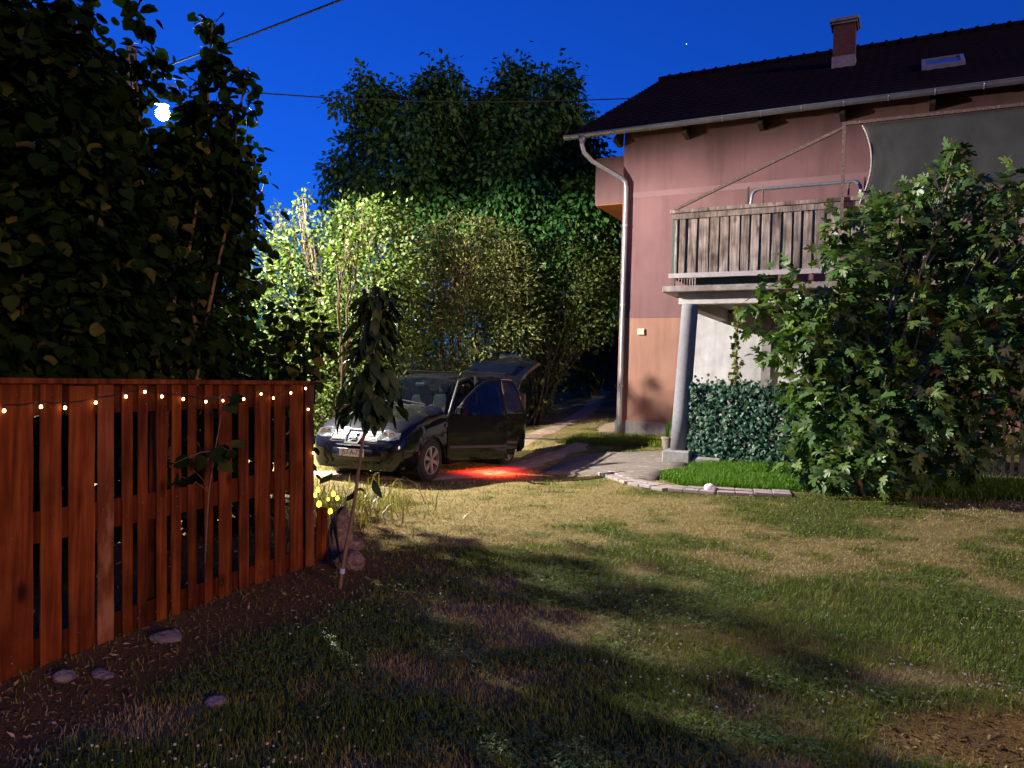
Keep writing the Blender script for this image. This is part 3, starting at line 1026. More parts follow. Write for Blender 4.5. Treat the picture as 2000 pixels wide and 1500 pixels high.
# ------------------------------------------------------------------ foliage tools
def leaf_template(kind):
    if kind == 'simple':
        v = [(0, 0, 0), (.45, -.30, .05), (1, 0, -.06), (.45, .30, .05)]
        f = [(0, 1, 2), (0, 2, 3)]
    elif kind == 'lance':
        v = [(0, 0, 0), (.35, -.16, .04), (.35, .16, .04), (1, 0, -.12)]
        f = [(0, 1, 3), (0, 3, 2)]
    elif kind == 'hazel':
        out = [(0, .02), (.06, .26), (.22, .42), (.42, .47), (.55, .40), (.66, .42), (.80, .25), (.88, .20), (1.05, .0)]
        v = [(0, 0, 0), (.5, 0, -.05), (1.05, 0, -.12)]
        f = []
        for s in (1, -1):
            ids = [0]
            for x, y in out[1:-1]:
                ids.append(len(v))
                v.append((x, y * s, .07 * abs(y) * 2 - .10 * x * x))
            ids.append(2)
            for a, b in zip(ids[:-1], ids[1:]):
                f.append((1, a, b) if s > 0 else (1, b, a))
    elif kind == 'cherry':
        v, f = [], []
        n = 6
        for i in range(n + 1):
            t = i / n
            w = .22 * math.sin(math.pi * min(1, t * .93 + .04)) ** .75
            z = -.22 * t * t
            v += [(t, -w, z + .06 * w / .22), (t, 0, z), (t, w, z + .06 * w / .22)]
        for i in range(n):
            a = i * 3
            for k in (0, 1):
                f += [(a + k, a + k + 3, a + k + 4), (a + k, a + k + 4, a + k + 1)]
    elif kind == 'fig':
        half = [(0, 0), (-.10, .12), (-.04, .30), (.14, .48), (.30, .50), (.28, .34), (.26, .20), (.42, .26), (.62, .40), (.76, .38), (.66, .24), (.52, .12), (.70, .14), (.92, .14), (1.06, 0)]
        v = [(0, 0, 0), (.34, 0, .03), (1.06, 0, -.16)]
        f = []
        for s in (1, -1):
            ids = [0]
            for x, y in half[1:-1]:
                ids.append(len(v))
                v.append((x, y * s, .10 * abs(y) - .15 * (x * x + y * y)))
            ids.append(2)
            for a, b in zip(ids[:-1], ids[1:]):
                f.append((1, a, b) if s > 0 else (1, b, a))
    elif kind == 'ivy':
        half = [(-.05, .0), (-.08, .22), (.10, .50), (.32, .30), (.55, .44), (.62, .2), (1, 0)]
        v = [(0, 0, 0), (.3, 0, .04), (1, 0, -.06)]
        f = []
        for s in (1, -1):
            ids = [0]
            for x, y in half[1:-1]:
                ids.append(len(v))
                v.append((x, y * s, -.08 * abs(y)))
            ids.append(2)
            for a, b in zip(ids[:-1], ids[1:]):
                f.append((1, a, b) if s > 0 else (1, b, a))
    return np.array(v, float), np.array(f, int)
def frames(dirs, nrm_):
    x = dirs / (np.linalg.norm(dirs, axis=1)[:, None] + 1e-9)
    z = nrm_ - x * np.sum(nrm_ * x, 1)[:, None]
    z /= np.linalg.norm(z, axis=1)[:, None] + 1e-9
    return x, np.cross(z, x), z
def leaf_cloud(name, kind, P, D, Nn, S, T, mat, parent=None, stuff=True):
    tv, tf = leaf_template(kind)
    x, y, z = frames(D, Nn)
    n, k = len(P), len(tv)
    V = P[:, None, :] + S[:, None, None] * (tv[None, :, 0, None] * x[:, None] + tv[None, :, 1, None] * y[:, None] + tv[None, :, 2, None] * z[:, None])
    Fc = (tf[None] + (np.arange(n) * k)[:, None, None]).reshape(-1, 3)
    me = raw_mesh(name, V.reshape(-1, 3), Fc, mat)
    a = me.attributes.new('tint', 'FLOAT', 'POINT')
    a.data.foreach_set('value', np.repeat(T, k).astype(np.float32))
    o = bpy.data.objects.new(name, me)
    COL.objects.link(o)
    adopt(o, parent)
    if stuff: o['kind'] = 'stuff'
    return o
_leafmesh = {}
def leaf_objects(name, kind, P, D, Nn, S, mat, parent):
    key = (kind, mat.name)
    if key not in _leafmesh:
        lst = []
        for q in range(3):
            tv, tf = leaf_template(kind)
            tv = tv.copy()
            rr = np.random.default_rng(q + 5)
            tv[:, 2] += (.05 + .05 * q) * np.sin(tv[:, 0] * (3 + q)) * (1 if q % 2 else -1) + rr.normal(0, .012, len(tv))
            tv[:, 1] *= (1, .92, 1.08)[q]
            me = raw_mesh(name, tv, tf, mat)
            lst.append(me)
        _leafmesh[key] = lst
    x, y, z = frames(D, Nn)
    m0 = loc_matrix(parent).inverted()
    for i in range(len(P)):
        o = bpy.data.objects.new(name, _leafmesh[key][i % 3])
        COL.objects.link(o)
        o.parent = parent
        o.matrix_parent_inverse = m0
        s = float(S[i])
        mt = Matrix(((x[i, 0] * s, y[i, 0] * s, z[i, 0] * s, P[i, 0]), (x[i, 1] * s, y[i, 1] * s, z[i, 1] * s, P[i, 1]), (x[i, 2] * s, y[i, 2] * s, z[i, 2] * s, P[i, 2]), (0, 0, 0, 1)))
        o.matrix_basis = mt
def unit(v):
    return v / (np.linalg.norm(v, axis=-1, keepdims=True) + 1e-9)
def clumps(lumps, per, m_leaf, rc, seed, shell=.55, droop=.25, flat=1.0):
    """lumps: (centre, (rx,ry,rz)); returns leaf base points, directions, normals, clump ids and clump centres"""
    r = np.random.default_rng(seed)
    Ps, Ds, Ns, Cs = [], [], [], []
    for c, rad in lumps:
        c, rad = np.array(c), np.array(rad)
        k = max(3, int(per * (rad[0] * rad[1] + rad[0] * rad[2] + rad[1] * rad[2]) / 3))
        d = unit(r.normal(size=(k, 3)))
        q = r.uniform(0, 1, k) ** (1 / 3 * (1 - shell) + .02)
        cc = c + d * rad * q[:, None] * r.uniform(.86, 1.1, (k, 1))
        Cs.append(cc)
        fs_ = min(1.0, float(min(rad)) / (1.8 * rc))
        n = r.poisson(m_leaf * max(.25, fs_), k) + 2
        idx = np.repeat(np.arange(k), n)
        off = r.normal(0, 1, (len(idx), 3)) * rc * max(.35, fs_) * np.array([1, 1, flat])
        P = cc[idx] + off
        D = unit(unit(off) * .8 + d[idx] * .6 + np.array([0, 0, -droop * 1.6]) + r.normal(0, .45, off.shape))
        Nn = unit(np.array([0, 0, 1.0]) + d[idx] * .5 + r.normal(0, .55, off.shape))
        Ps.append(P); Ds.append(D); Ns.append(Nn)
    return np.concatenate(Ps), np.concatenate(Ds), np.concatenate(Ns), np.concatenate(Cs)
def limb(m, a, b, r0, r1, sag=.12, n=6, seed=0, sides=6):
    rr = np.random.default_rng(seed)
    a, b = np.array(a, float), np.array(b, float)
    L_ = np.linalg.norm(b - a)
    t = np.linspace(0, 1, n)
    off = rr.normal(0, sag * .35 * L_, 3)
    pts = [a + (b - a) * s + off * math.sin(math.pi * s) * .5 + rr.normal(0, .012 * L_, 3) * (0 < s < 1) + np.array([0, 0, sag * L_]) * math.sin(math.pi * s) * .5 for s in t]
    m.tube(pts, list(np.linspace(r0, r1, n)), sides)
    return pts

# ------------------------------------------------------------------ big dark walnut tree
def pxl(items, Yf, ry=.85):
    out = []
    for it in items:
        px, py, rp = it[:3]
        Y = (it[3] if len(it) > 3 else 0) + (Yf(px, py) if callable(Yf) else Yf)
        R = rp * Y / FPX
        out.append((at(px, py, Y), (R, R * ry, R)))
    return out
wb = gground(1010, 805)
wal = thing('walnut_tree', 'tall dark walnut tree with broad crown standing behind the car', 'tree', (wb[0] - .4, 23.5, gz(wb[0], 23.5)))
WL = pxl([(722, 195, 44), (690, 213, 26), (770, 205, 40), (868, 180, 44), (845, 195, 40), (900, 225, 50), (1010, 178, 48), (1075, 185, 50), (1100, 215, 42), (985, 215, 40), (1125, 250, 36, .4),
          (740, 265, 52), (690, 325, 52), (660, 375, 28), (820, 265, 65), (900, 300, 90), (1010, 280, 80), (1090, 290, 60), (790, 345, 80), (880, 390, 100), (1000, 380, 100), (1100, 370, 80), (1150, 400, 50), (1160, 330, 30),
          (740, 400, 60), (950, 470, 100), (1060, 480, 100), (1140, 480, 65), (1170, 540, 50), (850, 470, 70), (1080, 570, 80), (1150, 600, 50), (1000, 570, 70), (1185, 440, 40), (1190, 350, 26), (1190, 520, 40), (1195, 600, 30), (700, 430, 50), (680, 470, 40), (930, 330, 60), (870, 320, 60), (1040, 230, 40), (800, 220, 40), (930, 225, 46), (870, 152, 24), (1012, 150, 26), (716, 160, 20), (1062, 152, 22), (835, 160, 16), (1108, 175, 18), (655, 205, 14), (640, 340, 14), (960, 240, 60), (1000, 330, 80), (1120, 310, 60)], lambda x, y: 23.5 + .8 * math.sin(x * .03 + y * .02), .9)
P, D, Nn, Cs = clumps(WL, 44, 34, .20, 21, .40, .6)
keep = rng.uniform(size=len(P)) < .95
P, D, Nn = P[keep], D[keep], Nn[keep]
leaf_cloud('crown', 'simple', P, D, Nn, rng.uniform(.15, .25, len(P)), rng.uniform(0, 1, len(P)), M['walnut'], wal, False)
m = MB()
tb = np.array(wal.location)
fork = tb + np.array([.1, 0, 2.6])
limb(m, tb - np.array([0, 0, .2]), fork, .36, .28, .02, 6, 1, 10)
for i, (c, rad) in enumerate(WL):
    if i % 3 == 0:
        limb(m, fork - np.array([0, 0, .3 * (i % 3)]), np.array(c) * .9 + fork * .1, .11, .02, .10, 7, i)
m.build('trunk', M['bark'], wal, smooth=True)
print('walnut leaves', len(P))

# ------------------------------------------------------------------ lit shrubs behind the car
def shrub(name, label, cat, base, lumps, per, ml, rc, lsize, mat, seed, kind='simple', trunk=.06, group=None, shell=.5, droop=.1, barkm='bark'):
    t = thing(name, label, cat, base, group=group)
    P, D, Nn, Cs = clumps(lumps, per, ml, rc, seed, shell, droop)
    ok = P[:, 2] > gz(P[:, 0], P[:, 1]) + .03
    P, D, Nn = P[ok], D[ok], Nn[ok]
    r = np.random.default_rng(seed)
    leaf_cloud('crown', kind, P, D, Nn, r.uniform(*lsize, len(P)), r.uniform(0, 1, len(P)) ** 1.3, M[mat], t, False)
    m = MB()
    b = np.array(base, float)
    for i, (c, rad) in enumerate(lumps):
        j = b + np.array([r.normal(0, .12), r.normal(0, .12), -.1])
        pts = limb(m, j, c, trunk * r.uniform(.6, 1), .012, .08, 7, seed + i)
        near = Cs[np.argsort(np.linalg.norm(Cs - np.array(c), axis=1))[:6]]
        for k, q in enumerate(near):
            limb(m, pts[4 + k % 3], q, .014, .004, .05, 4, seed * 7 + i * 9 + k, 4)
    m.build('trunk', M[barkm], t, smooth=True)
    return t, len(P)
YB = lambda x, y: 19.0 + (690 - x) * .001 + .5 * math.sin(x * .05)
BL = pxl([(555, 470, 50), (585, 430, 28), (520, 520, 55), (610, 500, 60), (680, 465, 60), (672, 405, 24), (690, 420, 26), (730, 440, 40), (775, 450, 32), (782, 412, 18), (745, 500, 60), (640, 560, 80), (560, 590, 70), (720, 570, 80), (780, 540, 55), (620, 660, 80), (710, 660, 75), (545, 680, 60), (790, 630, 60), (600, 750, 70), (680, 740, 60), (760, 710, 50), (590, 385, 13), (540, 410, 14), (620, 820, 50), (560, 820, 60), (640, 870, 30), (610, 455, 16), (650, 430, 12), (710, 400, 10), (760, 425, 12), (800, 455, 14), (500, 560, 26), (585, 405, 10)], YB)
BL += pxl([(676, 458, 20), (655, 495, 20), (700, 470, 15)], 15.9, .8)
b0 = at(640, 860, 17.6)
_, n1 = shrub('plum_bush', 'tall yellow green bush brightly lit by the street lamp', 'bush', (b0[0], 19.1, gz(b0[0], 19.1)), BL, 66, 28, .17, (.085, .14), 'bush', 31)
YB2 = lambda x, y: 20.8 - (x - 900) * .002 + .4 * math.sin(x * .04)
BL2 = pxl([(850, 500, 55), (830, 445, 22), (905, 470, 36), (900, 540, 65), (850, 600, 70), (960, 560, 60), (930, 640, 70), (830, 690, 60), (900, 720, 50), (1000, 640, 60), (860, 440, 14), (960, 490, 50), (1000, 540, 50), (920, 440, 16), (945, 430, 10), (880, 415, 10), (985, 460, 24)], YB2)
b0 = at(890, 800, 20.9)
_, n2 = shrub('olive_bush', 'greyish olive bush rising behind the roof of the car', 'bush', (b0[0], 20.9, gz(b0[0], 20.9)), BL2, 66, 28, .19, (.09, .14), 'bush2', 41, 'lance')
YB3 = lambda x, y: 22.6 - (x - 1050) * .003 + .3 * math.sin(x * .06)
BL3 = pxl([(1050, 560, 60), (1100, 520, 50), (1130, 570, 40), (1180, 540, 30), (1090, 480, 36), (1175, 610, 24), (1010, 600, 55), (1080, 630, 55), (1130, 640, 34), (1030, 690, 55), (1070, 720, 40), (990, 700, 45), (1045, 770, 26), (1150, 500, 34), (1075, 790, 14), (1020, 800, 20), (980, 620, 50), (1040, 500, 40), (1120, 465, 20), (1160, 660, 18), (1110, 700, 22), (1090, 450, 14)], YB3)
b0 = at(1045, 800, 22.4)
b0[2] = float(gz(b0[0], 22.4))
_, n3 = shrub('young_tree', 'ivy clad slim tree beside the dirt track right of the car', 'tree', (b0[0], b0[1], b0[2]), BL3, 66, 28, .18, (.09, .145), 'bush', 51)
# dark trees further back that close the view
def backtree(label, items, Y, seed, mat='walnut'):
    L_ = pxl(items, Y)
    c0 = L_[0][0]
    shrub('background_tree', label, 'tree', (c0[0], Y, gz(c0[0], Y)), L_, 30, 30, .30, (.20, .34), mat, seed, 'lance', .14, group='dark trees closing the view behind the track')
backtree('dark tree far behind the bright bush on the left', [(560, 700, 90), (500, 640, 70), (450, 720, 90), (620, 760, 80), (380, 700, 90)], 28, 61)
backtree('dark tree in the gap between track and house wall', [(1170, 640, 60), (1130, 700, 50), (1200, 560, 60), (1210, 690, 40), (1090, 690, 50), (1170, 570, 50)], 33, 62)
backtree('dark tree behind the tailgate of the car', [(900, 680, 90), (820, 720, 80), (980, 720, 80), (1050, 660, 60), (760, 740, 60), (850, 560, 80), (780, 600, 60), (700, 600, 90), (600, 620, 80), (930, 590, 70)], 30, 63)
# old shed at the end of the track
sp_ = at(1165, 770, 36)
shd = thing('shed', 'dim old boarded shed at the far end of the dirt track', 'shed', (sp_[0], 36, gz(sp_[0], 36)))
zs = float(gz(sp_[0], 36))
for k in range(9):
    z_ = zs + .1 + k * .26
    MB().box((sp_[0] + .6, 36 + random.uniform(-.02, .02), z_), (6.2, .04, .235)).build('board', M['shedwood'], shd)
MB().box((sp_[0] + .6, 38, zs + 1.2), (6.1, 3.8, 2.3)).build('shed_body', M['shedwood'], shd)
MB().prism([(sp_[0] - 2.8, 35.6, zs + 2.4), (sp_[0] - 2.8, 40.4, zs + 2.4), (sp_[0] - 2.8, 38, zs + 3.5)], (0, 0, 0), (6.8, 0, 0)).build('shed_roof', M['roof'], shd)

# ------------------------------------------------------------------ hazel hedge behind the fence (dark, shades the lawn)
def away_from_lamp_ray(P, rad):
    d = LAMP - CAMP
    d = d / np.linalg.norm(d)
    w = P - CAMP
    perp = w - (w @ d)[:, None] * d
    return np.linalg.norm(perp, axis=1) > rad
def hazel(label, base, lumps, seed, stems, n_obj=300, dens=84, group='hazel bushes behind the red fence'):
    t = thing('hazel_bush', label, 'bush', base, group=group)
    P, D, Nn, Cs = clumps(lumps, dens, 22, .15, seed, .12, .5)
    al = (P[:, 0] - FA[0]) * FD[0] + (P[:, 1] - FA[1]) * FD[1]
    tt = (P[:, 0] - FA[0]) * FN[0] + (P[:, 1] - FA[1]) * FN[1]
    ok = (P[:, 2] > .05) & away_from_lamp_ray(P, .16) & ~((tt > -.12) & (P[:, 2] < 1.75) & (al < 3.2))
    P, D, Nn = P[ok], D[ok], Nn[ok]
    r = np.random.default_rng(seed)
    S = r.uniform(.075, .145, len(P))
    # nearest, camera facing leaves become parts of their own
    dist = np.linalg.norm(P - CAMP, axis=1) + r.uniform(0, .9, len(P))
    vis = (P[:, 0] / P[:, 1] > -.72) & (P[:, 2] > 1.5)
    order = np.argsort(np.where(vis, dist, 99))
    sel = order[:n_obj]
    rest = np.setdiff1d(np.arange(len(P)), sel)
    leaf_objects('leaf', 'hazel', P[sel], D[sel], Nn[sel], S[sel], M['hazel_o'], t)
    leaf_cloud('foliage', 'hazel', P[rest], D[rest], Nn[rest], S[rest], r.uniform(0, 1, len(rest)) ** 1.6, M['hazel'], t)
    m = MB()
    b = np.array(base, float)
    for i, tip in enumerate(stems):
        mm = MB()
        limb(mm, b + np.array([r.normal(0, .2), r.normal(0, .2), -.1]), tip, .028, .008, .06, 9, seed + i)
        mm.build('stem', M['twig'], t, smooth=True)
    return len(P)
def L3(items):
    out = []
    for px, py, rp, Y in items:
        R = rp * Y / FPX
        out.append((at(px, py, Y), (R, R * .9, R)))
    return out
hz1 = L3([(60, 80, 130, 6.0), (-60, 200, 200, 6.0), (60, 300, 150, 6.0), (150, 180, 110, 6.2), (80, 480, 170, 6.0), (170, 380, 130, 6.3), (70, 640, 150, 6.0), (60, 850, 150, 6.4), (200, 850, 130, 6.6), (-60, 1000, 160, 6.0), (140, 1030, 130, 6.4), (280, 1000, 90, 7.2), (180, 560, 130, 6.4), (-80, 450, 200, 5.6), (-100, 650, 200, 5.6), (170, 660, 110, 6.2), (160, 40, 30, 6.0), (270, 20, 16, 6.0), (40, 10, 60, 5.8), (130, 110, 60, 5.9)])
n4 = hazel('big leaved hazel bush at the left edge above the fence', (-3.75, 6.2, 0), hz1, 71, [at(60, 100, 6.0), at(130, 250, 6.1), at(155, 20, 6.0), at(40, 380, 5.7)])
hz2 = L3([(235, 150, 52, 7.3), (225, 95, 26, 7.2), (280, 110, 24, 7.2), (250, 230, 90, 7.5), (330, 300, 100, 7.6), (400, 255, 56, 7.4), (415, 110, 20, 7.3), (418, 60, 20, 7.3), (428, 165, 28, 7.3), (405, 215, 34, 7.3), (482, 150, 14, 7.4), (482, 215, 12, 7.4), (435, 290, 34, 7.5), (340, 420, 120, 7.8), (230, 420, 110, 7.6), (410, 380, 78, 7.8), (300, 560, 120, 7.8), (385, 520, 98, 8.0), (330, 680, 110, 7.8), (400, 650, 88, 8.0), (230, 640, 90, 7.6), (320, 840, 130, 8.0), (440, 840, 120, 8.2), (420, 1000, 90, 8.2), (520, 880, 60, 8.6), (520, 780, 70, 8.6), (355, 215, 24, 7.4), (440, 210, 26, 7.4), (470, 310, 18, 7.5), (480, 350, 14, 7.5)])
n5 = hazel('middle hazel bush with thin shoots reaching into the sky', (-3.3, 7.8, 0), hz2, 72, [at(415, 45, 7.3), at(265, 95, 7.3), at(485, 130, 7.4), at(400, 400, 7.7), at(330, 300, 7.6)])
hz3 = L3([(470, 330, 34, 10.5), (430, 400, 80, 10.4), (475, 440, 46, 10.6), (410, 520, 80, 10.4), (455, 560, 46, 10.8), (430, 640, 70, 10.6), (420, 330, 80, 10.2), (470, 290, 40, 10.2), (500, 690, 60, 10.4), (380, 420, 110, 10.2), (380, 560, 110, 10.2), (380, 690, 110, 10.4), (300, 300, 80, 10.2)])
hz5 = L3([(440, 430, 60, 11.7), (430, 600, 80, 11.8), (380, 260, 40, 11.8)])
n6 = hazel('far hazel bush whose edge stands against the bright bush', (-4.0, 10.8, 0), hz3, 73, [at(520, 340, 11.5), at(470, 330, 10.5), at(420, 400, 10.3)], 300, 11)
n8 = hazel('sparse hazel shoots past the far hazel bush', (-4.2, 11.9, 0), hz5, 75, [at(500, 400, 11.7), at(450, 330, 11.7)], 120, 4)
hz4 = L3([(560, 640, 40, 9.4), (600, 670, 30, 9.2), (540, 700, 60, 9.0), (585, 715, 32, 8.8), (500, 720, 60, 8.6), (625, 655, 14, 9.3)])
n7 = hazel('low dark hazel branch spreading over the end of the fence', (-2.9, 8.8, 0), hz4, 74, [at(600, 660, 9.2), at(560, 640, 9.4), at(540, 690, 9.0)], 160, 30)
print('leaf counts', n1, n2, n3, n4, n5, n6, n7)

# ------------------------------------------------------------------ fig tree in front of the balcony
fy = lambda x: 12.0 - (x - 1550) * .0030
FL = [(1855, 320, 26), (1870, 295, 14), (1760, 400, 36), (1825, 380, 45), (1905, 385, 40), (1975, 380, 40), (1690, 430, 36), (1760, 460, 55), (1850, 460, 65), (1950, 460, 60), (1620, 500, 40), (1690, 520, 60), (1790, 540, 65), (1890, 550, 65), (1980, 560, 55),
      (1560, 570, 45), (1630, 600, 60), (1720, 630, 75), (1830, 640, 75), (1940, 650, 65), (1525, 620, 28), (1470, 640, 8), (1580, 660, 45), (1650, 700, 55), (1750, 730, 65), (1860, 740, 60), (1960, 740, 50), (1550, 690, 28), (1600, 770, 45), (1680, 800, 55), (1770, 820, 45), (1590, 830, 36), (1640, 870, 45), (1590, 900, 30), (1700, 890, 40), (1660, 935, 26), (1600, 940, 22), (2040, 620, 60), (2040, 480, 50), (1740, 920, 24), (1585, 790, 26), (1515, 700, 22), (1585, 740, 36), (1575, 870, 26), (1585, 845, 40), (1640, 800, 50), (1700, 740, 60), (1800, 800, 50), (1640, 660, 60), (1560, 640, 40), (1480, 590, 16), (1570, 890, 30), (1610, 915, 34), (1650, 905, 40), (1700, 930, 34), (1740, 890, 40), (1640, 945, 24), (1590, 940, 20), (1850, 830, 50), (1920, 810, 45), (1800, 890, 32), (1980, 830, 40), (1890, 900, 22), (1750, 870, 45), (2060, 760, 60), (1640, 455, 20)]
FLL = []
FL += [(1690, 900, 44, -.5), (1640, 925, 36, -.45), (1735, 925, 40, -.5), (1680, 860, 50, -.5), (1760, 860, 50, -.4), (1820, 900, 40, -.3), (1700, 800, 60, -.5), (1640, 830, 44, -.4), (1780, 780, 60, -.5), (1860, 840, 50, -.3)]
for px, py, rp, *dy_ in FL:
    Y = fy(px) + (dy_[0] if dy_ else 0) + .25 * math.sin(px * .07 + py * .05)
    R = rp * Y / FPX
    FLL.append((at(px, py, Y), (R, R * 1.1, R)))
fb = gground(1665, 962)
fig = thing('fig_tree', 'spreading fig tree with large lobed leaves in front of the balcony', 'tree', fb)
P, D, Nn, Cs = clumps(FLL, 54, 13, .13, 81, .25, .30)
ok = P[:, 2] > gz(P[:, 0], P[:, 1]) + .06
P, D, Nn = P[ok], D[ok], Nn[ok]
S = rng.uniform(.12, .215, len(P))
front = P[:, 1] + .0 * P[:, 0] - (fy(1000 + 1500 * P[:, 0] / P[:, 1])) + rng.uniform(0, .25, len(P))
sel = np.argsort(np.where(P[:, 0] / P[:, 1] < .69, front, 99))[:300]
rest = np.setdiff1d(np.arange(len(P)), sel)
leaf_objects('leaf', 'fig', P[sel], D[sel], Nn[sel], S[sel], M['fig_o'], fig)
leaf_cloud('foliage', 'fig', P[rest], D[rest], Nn[rest], S[rest], rng.uniform(0, 1, len(rest)), M['fig'], fig)
for i, tip in enumerate([(1860, 330, 0), (1760, 470, 0), (1950, 470, 0), (1620, 560, 0), (1540, 640, 0), (1720, 640, 0), (1850, 640, 0), (1600, 800, 0), (1700, 820, 0), (1960, 720, 0), (1640, 900, 0)]):
    m = MB()
    tipp = at(tip[0], tip[1], fy(tip[0]))
    pts = limb(m, np.array(fb) + np.array([rng.normal(0, .12), rng.normal(0, .12), -.05]), tipp, .05, .014, .10, 9, 300 + i)
    near = Cs[np.argsort(np.linalg.norm(Cs - np.array(tipp), axis=1))[:14]]
    for k, q in enumerate(near):
        limb(m, pts[4 + k % 5], q, .014, .006, .06, 4, 900 + i * 20 + k, 5)
    m.build('branch', M['figbark'], fig, smooth=True)
print('fig leaves', len(P))

# ------------------------------------------------------------------ ivy screen, vine post, stakes
iv = thing('ivy_screen', 'dark green artificial ivy screen along the terrace beside the pillar', 'ivy screen', H(3.5, OB - .1, .3))
IU0, IU1 = 2.70, 6.3
m = MB()
for z_ in np.arange(.35, 1.75, .12):
    m.bar(H(IU0, OB - .16, z_), H(IU1, OB - .16, z_), .006, .006)
for u_ in np.arange(IU0, IU1, .12):
    m.bar(H(u_, OB - .16, .3), H(u_, OB - .16, 1.74), .006, .006, HN)
m.build('mesh_panel', M['planter'], iv)
n = 9000
U_ = rng.uniform(IU0, IU1, n)
topz = 1.70 + .10 * (fbm(U_ * 9, U_ * 0, 3) - .5) + .05 * (rng.uniform(size=n) ** 6) * 4
Z_ = .26 + (topz - .26) * rng.uniform(0, 1, n)
O_ = OB - .12 + rng.normal(0, .035, n) + .09 * (fbm(U_ * 3.3, Z_ * 3.3, 12) - .5)
P = HO[None] * np.array([1, 1, 0]) + HU[None] * U_[:, None] + HN[None] * O_[:, None] + np.array([0, 0, 1]) * Z_[:, None]
D = unit(np.array([0, 0, -.9]) + HU[None] * rng.normal(0, .6, (n, 1)) + HN * .25)
Nn = unit(HN[None] * 1.0 + rng.normal(0, .42, (n, 3)) + np.array([0, 0, .35]))
S = rng.uniform(.04, .09, n)
sel = np.argsort(-O_ + (U_ > 4.6) * 9)[:300]
rest = np.setdiff1d(np.arange(n), sel)
M['ivy_o'] = leafmat('ivy_leaf_single', [(.014, .05, .025), (.022, .068, .034), (.034, .09, .046), (.06, .13, .075)], .05, .45, False, .28)
leaf_objects('leaf', 'ivy', P[sel], D[sel], Nn[sel], S[sel], M['ivy_o'], iv)
leaf_cloud('foliage', 'ivy', P[rest], D[rest], Nn[rest], S[rest], rng.uniform(0, 1, len(rest)), M['ivy'], iv)

uv, zv = hu(1437, 700, OB - .3)
vp = thing('climbing_vine', 'thin yellow green vine climbing a post by the white wall', 'vine', H(uv, OB - .3, .4))
uv2, zv2 = hu(1441, 612, OB - .3)
MB().tube([H(uv, OB - .3, .4), H(uv + .01, OB - .3, 1.9), H(uv2, OB - .3, 3.2)], .016, 6).build('post', M['twig'], vp)
nv = 150
t_ = rng.uniform(0, 1, nv)
P = np.array([H(uv + (uv2 - uv) * a_, OB - .3, 1.5 + 1.6 * a_) for a_ in t_]) + rng.normal(0, .04, (nv, 3))
leaf_cloud('foliage', 'ivy', P, unit(rng.normal(0, 1, (nv, 3)) + np.array([0, 0, -.6])), unit(rng.normal(0, .6, (nv, 3)) + np.array([-.5, -1, .4])), rng.uniform(.06, .11, nv), rng.uniform(0, 1, nv), M['vine'], vp)
us_, zs_ = hu(1452, 752, OB - .45)
stk = thing('pallet', 'pale wooden pallet boards showing just above the ivy screen', 'pallet', H(us_, OB - .45, .4))
for k in range(3):
    hbox(MB(), us_ - .13 + k * .095, us_ - .06 + k * .095, OB - .46, OB - .44, .4, zs_ + .05 + .01 * k).build('board', M['oldwood'], stk)
hbox(MB(), us_ - .2, us_ + .2, OB - .44, OB - .42, 1.2, 1.3).build('batten', M['oldwood'], stk)

# pot with green blades between pillar and wall
pp = gground(1303, 877)
pot = thing('potted_plant', 'small clay pot with long green blades left of the pillar', 'potted plant', pp)
m = MB().tube([pp + np.array([0, 0, a_]) for a_ in (0, .05, .22, .22, .26)], [.09, .10, .125, .14, .14], 16)
m.build('pot', M['potclay'], pot, smooth=False)
for k, (dx, h_) in enumerate(((.10, .75), (.02, .45), (-.05, .4), (.05, .55))):
    m = MB()
    n_ = 7
    for i in range(n_ + 1):
        s_ = i / n_
        c_ = pp + np.array([dx * s_ * 1.2, -.02 * k * s_, .2 + h_ * s_])
        w_ = .022 * (1 - s_ ** 2) + .002
        m.v += [tuple(c_ + np.array([-w_, 0, 0])), tuple(c_ + np.array([0, .008, 0])), tuple(c_ + np.array([w_, 0, 0]))]
    for i in range(n_):
        for q in (0, 1):
            m.f.append((i * 3 + q, i * 3 + q + 1, i * 3 + q + 4, i * 3 + q + 3))
    m.build('blade', M['lush'], pot)

# white ball by the path
bp_ = gground(1386, 962)
o = rock((bp_[0], bp_[1], bp_[2] + .065), (.088, .085, .078), 5, M['ball'], 'ball', None, 3, .14)
o.data.polygons.foreach_set('use_smooth', [True] * len(o.data.polygons))
tag(o, 'crumpled white ball lying on the edge of the paved path', 'ball')

